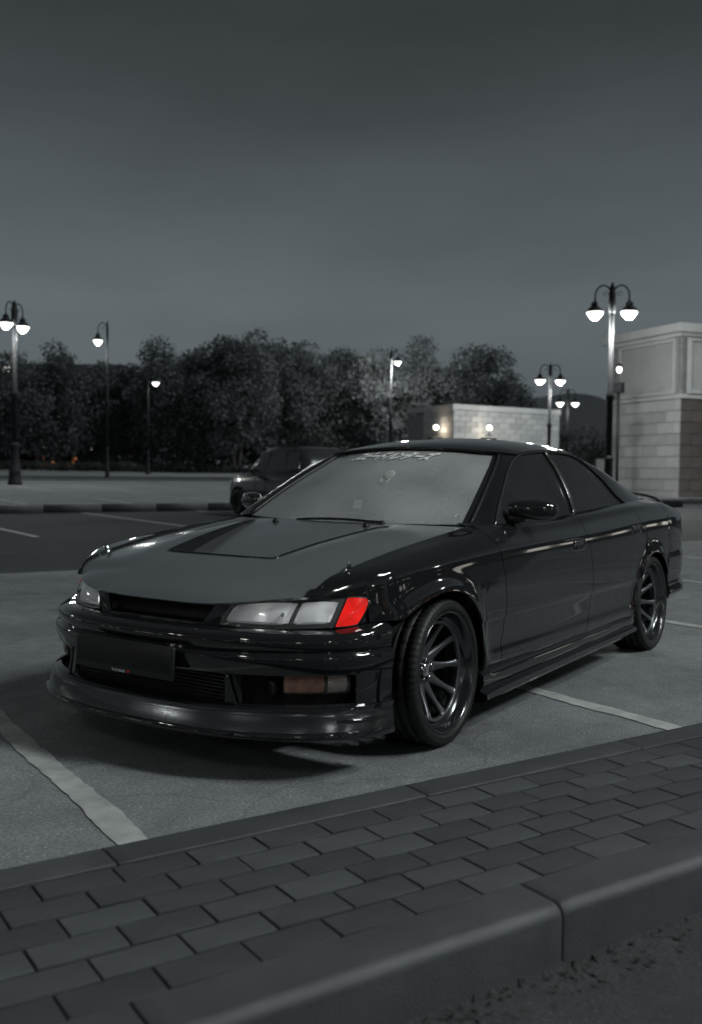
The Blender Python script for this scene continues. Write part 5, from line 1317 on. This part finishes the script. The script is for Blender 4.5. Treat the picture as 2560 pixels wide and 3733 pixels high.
wheel(1.365, 1, 2.5, 1.5); wheel(-1.365, 1, 0, 2.0, .12); wheel(1.365, -1, 2.5, 1.5); wheel(-1.365, -1, 0, 2.0)
# ---------------- wheel wells, floor, interior
for s in (1, -1):
    for A in (ARF, ARR):
        P = []
        for a in np.linspace(R(-28), R(208), 40):
            rx = (A[3] if math.cos(a) > 0 else A[2])-.004; x = A[0]+rx*math.cos(a); z = A[1]+(A[2]-.004)*math.sin(a)
            P.append([(x, .852*s, z), (x, .70*s, z+.012), (x, .52*s, z+.012)])
        P = np.array(P); v, f = grid_vf(P); mb = MB().add(v, f)
        n0 = len(mb.v); mb.add([tuple(p) for p in P[:, 2]], [tuple(range(len(P)))])
        mb.build('wheel_well', M['dark'], CAR)
MB().box((0, 0, .185), (1.98, 1.62, .05)).box((1.75, 0, .20), (.85, 1.0, .05)).box((-1.8, 0, .28), (.9, 1.0, .05)).box((1.0, 0, .55), (.03, 1.5, .55)).box((1.96, 0, .55), (.02, 1.1, .12)).build('floor_pan', M['dark'], CAR, smooth=False)
P = np.array([[(.80, y, .872-.03*(abs(y)/.66)**2), (.60, y, .878-.03*(abs(y)/.66)**2), (.42, y, .850), (.36, y, .72), (.40, y, .5)] for y in np.linspace(-.66, .66, 20)])
P[4:9, 1:3, 2] += .035
v, f = grid_vf(P); INT = obj('dashboard', v, f, M['trim'], CAR)
for y in (-.37, .37):
    ST_ = empty('front_seat', (-.25, y, .28), 0, CAR)
    for nm, c, d in (('seat_base', (.02, 0, .12), (.52, .50, .20)), ('seat_back', (-.26, 0, .42), (.16, .50, .60)), ('headrest', (-.31, 0, .80), (.09, .27, .17))):
        bm = rbox(*d, min(d)*.42, 4, False); link_copy(bm_mesh(bm, nm, M['cloth']), nm, ST_, (c[0], c[1], c[2]+d[2]/2))
RS = empty('rear_seat', (-1.15, 0, .3), 0, CAR)
for nm, c, d in (('seat_base', (.1, 0, .1), (.5, 1.25, .2)), ('seat_back', (-.2, 0, .42), (.2, 1.25, .55))):
    bm = rbox(*d, .07, 3, False); link_copy(bm_mesh(bm, nm, M['cloth']), nm, RS, (c[0], c[1], c[2]+d[2]/2))
SWc = np.array([.18, -.37, .80])
pts = [tuple(SWc+.185*np.array([math.sin(t)*.42, math.cos(t), math.sin(t)*.90])) for t in np.linspace(0, 2*math.pi, 41)]
SWh = MB().tube(pts, .013, 8, False).build('steering_wheel', M['trim'], CAR)
MB().tube([tuple(SWc+np.array([0, -.17, 0])), tuple(SWc), tuple(SWc+np.array([0, .17, 0]))], .016, 6).tube([tuple(SWc), (.45, -.37, .70)], .03, 8).build('wheel_boss', M['trim'], SWh)
MB().box((.12, 0, 1.165), (.03, .23, .06)).build('interior_mirror', M['trim'], CAR, smooth=False, bevel=.012)
SK = obj('parking_card', *(lambda b: (b.v, b.f))(MB().box((0, 0, 0), (.003, .045, .055))), M['whitesoft'], None, smooth=False, loc=(.60, -.10, .955)); SK.rotation_euler = (0, R(-35), R(10)); tag(SK, 'small pale card behind the windscreen, driver side', 'card')
# ================================================================== dark hatchback waiting in the lane
HB_H = np.array([-.378, -.926]); ang = math.atan2(HB_H[1], HB_H[0])
wx, wy = -14.0, -13.62                       # its front left wheel contact
lft = np.array([-HB_H[1], HB_H[0]])
sgn_l = 1.0
org = np.array([wx, wy])-HB_H*1.22-lft*.78
HC = empty('hatchback_car', (org[0], org[1], -.004), ang); tag(HC, 'dark grey tall hatchback behind the sedan, partly hidden by its windscreen', 'car')
def loftx(stations, mat, name, parent, **k):
    # stations: list of (x, [(y,z)...]) for the left half; mirrored into a closed ring
    P = []
    for x, ring in stations:
        P.append([(x, y, z) for y, z in ring]+[(x, -y, z) for y, z in ring[::-1]])
    P = np.array(P, float); v, f = grid_vf(P); n, m = P.shape[:2]
    f += [tuple(range(m)), tuple((n-1)*m+j for j in range(m))[::-1]]
    return obj(name, v, f, mat, parent, **k)
def ring(yb, z0, zm, zt, yt_): return [(yb*.90, z0), (yb*.985, z0+.06), (yb, zm-.16), (yb, zm), (yb*.985, zm+.10), (yt_, zt)]
SX = [(1.98, .52, .34, .55, .78, .50), (1.93, .66, .30, .56, .86, .60), (1.78, .76, .27, .58, .93, .68), (1.5, .80, .25, .60, .99, .71), (.95, .82, .25, .62, 1.06, .74), (.3, .83, .25, .63, 1.09, .77), (-.6, .83, .25, .63, 1.11, .77), (-1.5, .82, .26, .64, 1.13, .75), (-1.95, .78, .30, .64, 1.12, .70), (-2.05, .70, .34, .64, 1.05, .62)]
loftx([(x, ring(yb, z0, zm, zt, yt_)) for x, yb, z0, zm, zt, yt_ in SX], M['bgpaint'], 'body', HC)
loftx([(.90, [(.74, 1.04), (.73, 1.06), (.70, 1.08)]), (.55, [(.755, 1.06), (.70, 1.28), (.60, 1.33)]), (.12, [(.765, 1.08), (.645, 1.58), (.52, 1.665)]), (-.5, [(.77, 1.09), (.64, 1.64), (.52, 1.715)]), (-1.2, [(.765, 1.1), (.635, 1.63), (.52, 1.70)]), (-1.75, [(.74, 1.11), (.62, 1.56), (.50, 1.63)]), (-1.98, [(.70, 1.10), (.62, 1.20), (.5, 1.22)])], M['bgpaint'], 'cabin', HC)
for s in (1, -1):
    def pane(pts, nm='side_window', m=M['bgglass']):
        q = [(x, y*s, z) for x, y, z in pts]; obj(nm, q, [tuple(range(len(q))) if s > 0 else tuple(range(len(q)))[::-1]], m, HC, smooth=False, solid=.008, offset=1)
    def yo(z): return float(np.interp(z, [1.07, 1.6], [.772, .648]))+.006
    pane([(.62, yo(1.12), 1.12), (.30, yo(1.40), 1.40), (.10, yo(1.57), 1.57), (-.22, yo(1.60)+.004, 1.60), (-.22, yo(1.13)+.003, 1.13)])
    pane([(-.34, yo(1.13)+.003, 1.13), (-.34, yo(1.60)+.004, 1.60), (-1.02, yo(1.60), 1.60), (-1.12, yo(1.13)+.002, 1.13)])
    pane([(-1.22, yo(1.14), 1.14), (-1.14, yo(1.58), 1.58), (-1.62, yo(1.54)-.006, 1.54), (-1.78, yo(1.16)-.012, 1.16)])
    MB().box((-.05, .838*s, .52), (2.3, .02, .22)).build('side_cladding', M['trim'], HC, smooth=False, bevel=.01)
    MB().box((-.05, .845*s, .36), (2.3, .02, .03)).build('sill_strip', M['lip'], HC, smooth=False, bevel=.006)
    MB().box((-.08, .83*s, .98), (.16, .03, .035)).build('door_handle', M['trim'], HC, smooth=False, bevel=.01)
    MB().box((1.30, .826*s, .62), (.06, .02, .04)).build('side_repeater', M['amber'], HC, smooth=False, bevel=.005)
    o = MB().box((0, 0, 0), (.10, .20, .15)).build('door_mirror', M['bgpaint'], HC, smooth=True, bevel=.04, loc=(.66, .90*s, 1.17))
    MB().tube([(0, -.08*s, -.04), (0, -.17*s, -.06)], .03, 8).build('mirror_arm', M['trim'], o)
    MB().box((1.955, .52*s, .78), (.06, .30, .14)).build('headlamp', M['reflector'], HC, smooth=False, bevel=.03)
    MB().box((.30, .8345*s, .82), (.012, .004, .44)).box((-.27, .836*s, .82), (.012, .004, .44)).build('door_gap', M['dark'], HC, smooth=False)
    for x in (1.22, -1.26):
        w = bpy.data.objects.new('wheel', ylathe([(.0, .02), (.07, .03), (.17, .02), (.19, .04), (.20, .05), (.20, -.05)], 32, M['rim'], 'wheel')); COL.objects.link(w); w.parent = HC; w.location = (x, .775*s, .318); w.rotation_euler = (0, 0, 0 if s > 0 else math.pi)
        link_copy(ylathe([(.195, .055), (.215, .075), (.27, .08), (.305, .07), (.318, .04), (.318, -.06), (.30, -.08), (.2, -.06)], 48, M['rubber'], 'tyre'), 'tyre', w)
        for k in range(5):
            o = MB().box((.11, .035, 0), (.13, .02, .045)).build('spoke', M['lip'], w, smooth=False); o.rotation_euler = (0, k*2*math.pi/5, 0)
        P = np.array([[(x+.40*math.cos(a), y*s, .32+.40*math.sin(a)) for y in (.846, .60)] for a in np.linspace(R(-12), R(192), 26)])
        v, f = grid_vf(P); mb = MB().add(v, f); mb.add([(x+.405*math.cos(a), .842*s, .32+.405*math.sin(a)) for a in np.linspace(R(-12), R(192), 26)], [tuple(range(26))]); mb.build('wheel_arch', M['dark'], HC)
obj('windscreen', [(.93, .66, 1.07), (.93, -.66, 1.07), (.16, -.56, 1.60), (.16, .56, 1.60)], [(0, 3, 2, 1)], M['bgglass'], HC, smooth=False, solid=.01, offset=1)
MB().box((1.96, 0, .42), (.10, 1.1, .16)).build('front_bumper', M['trim'], HC, smooth=False, bevel=.04)
MB().box((-.55, .5, 1.735), (1.7, .03, .03)).box((-.55, -.5, 1.735), (1.7, .03, .03)).build('roof_rail', M['trim'], HC, smooth=False)
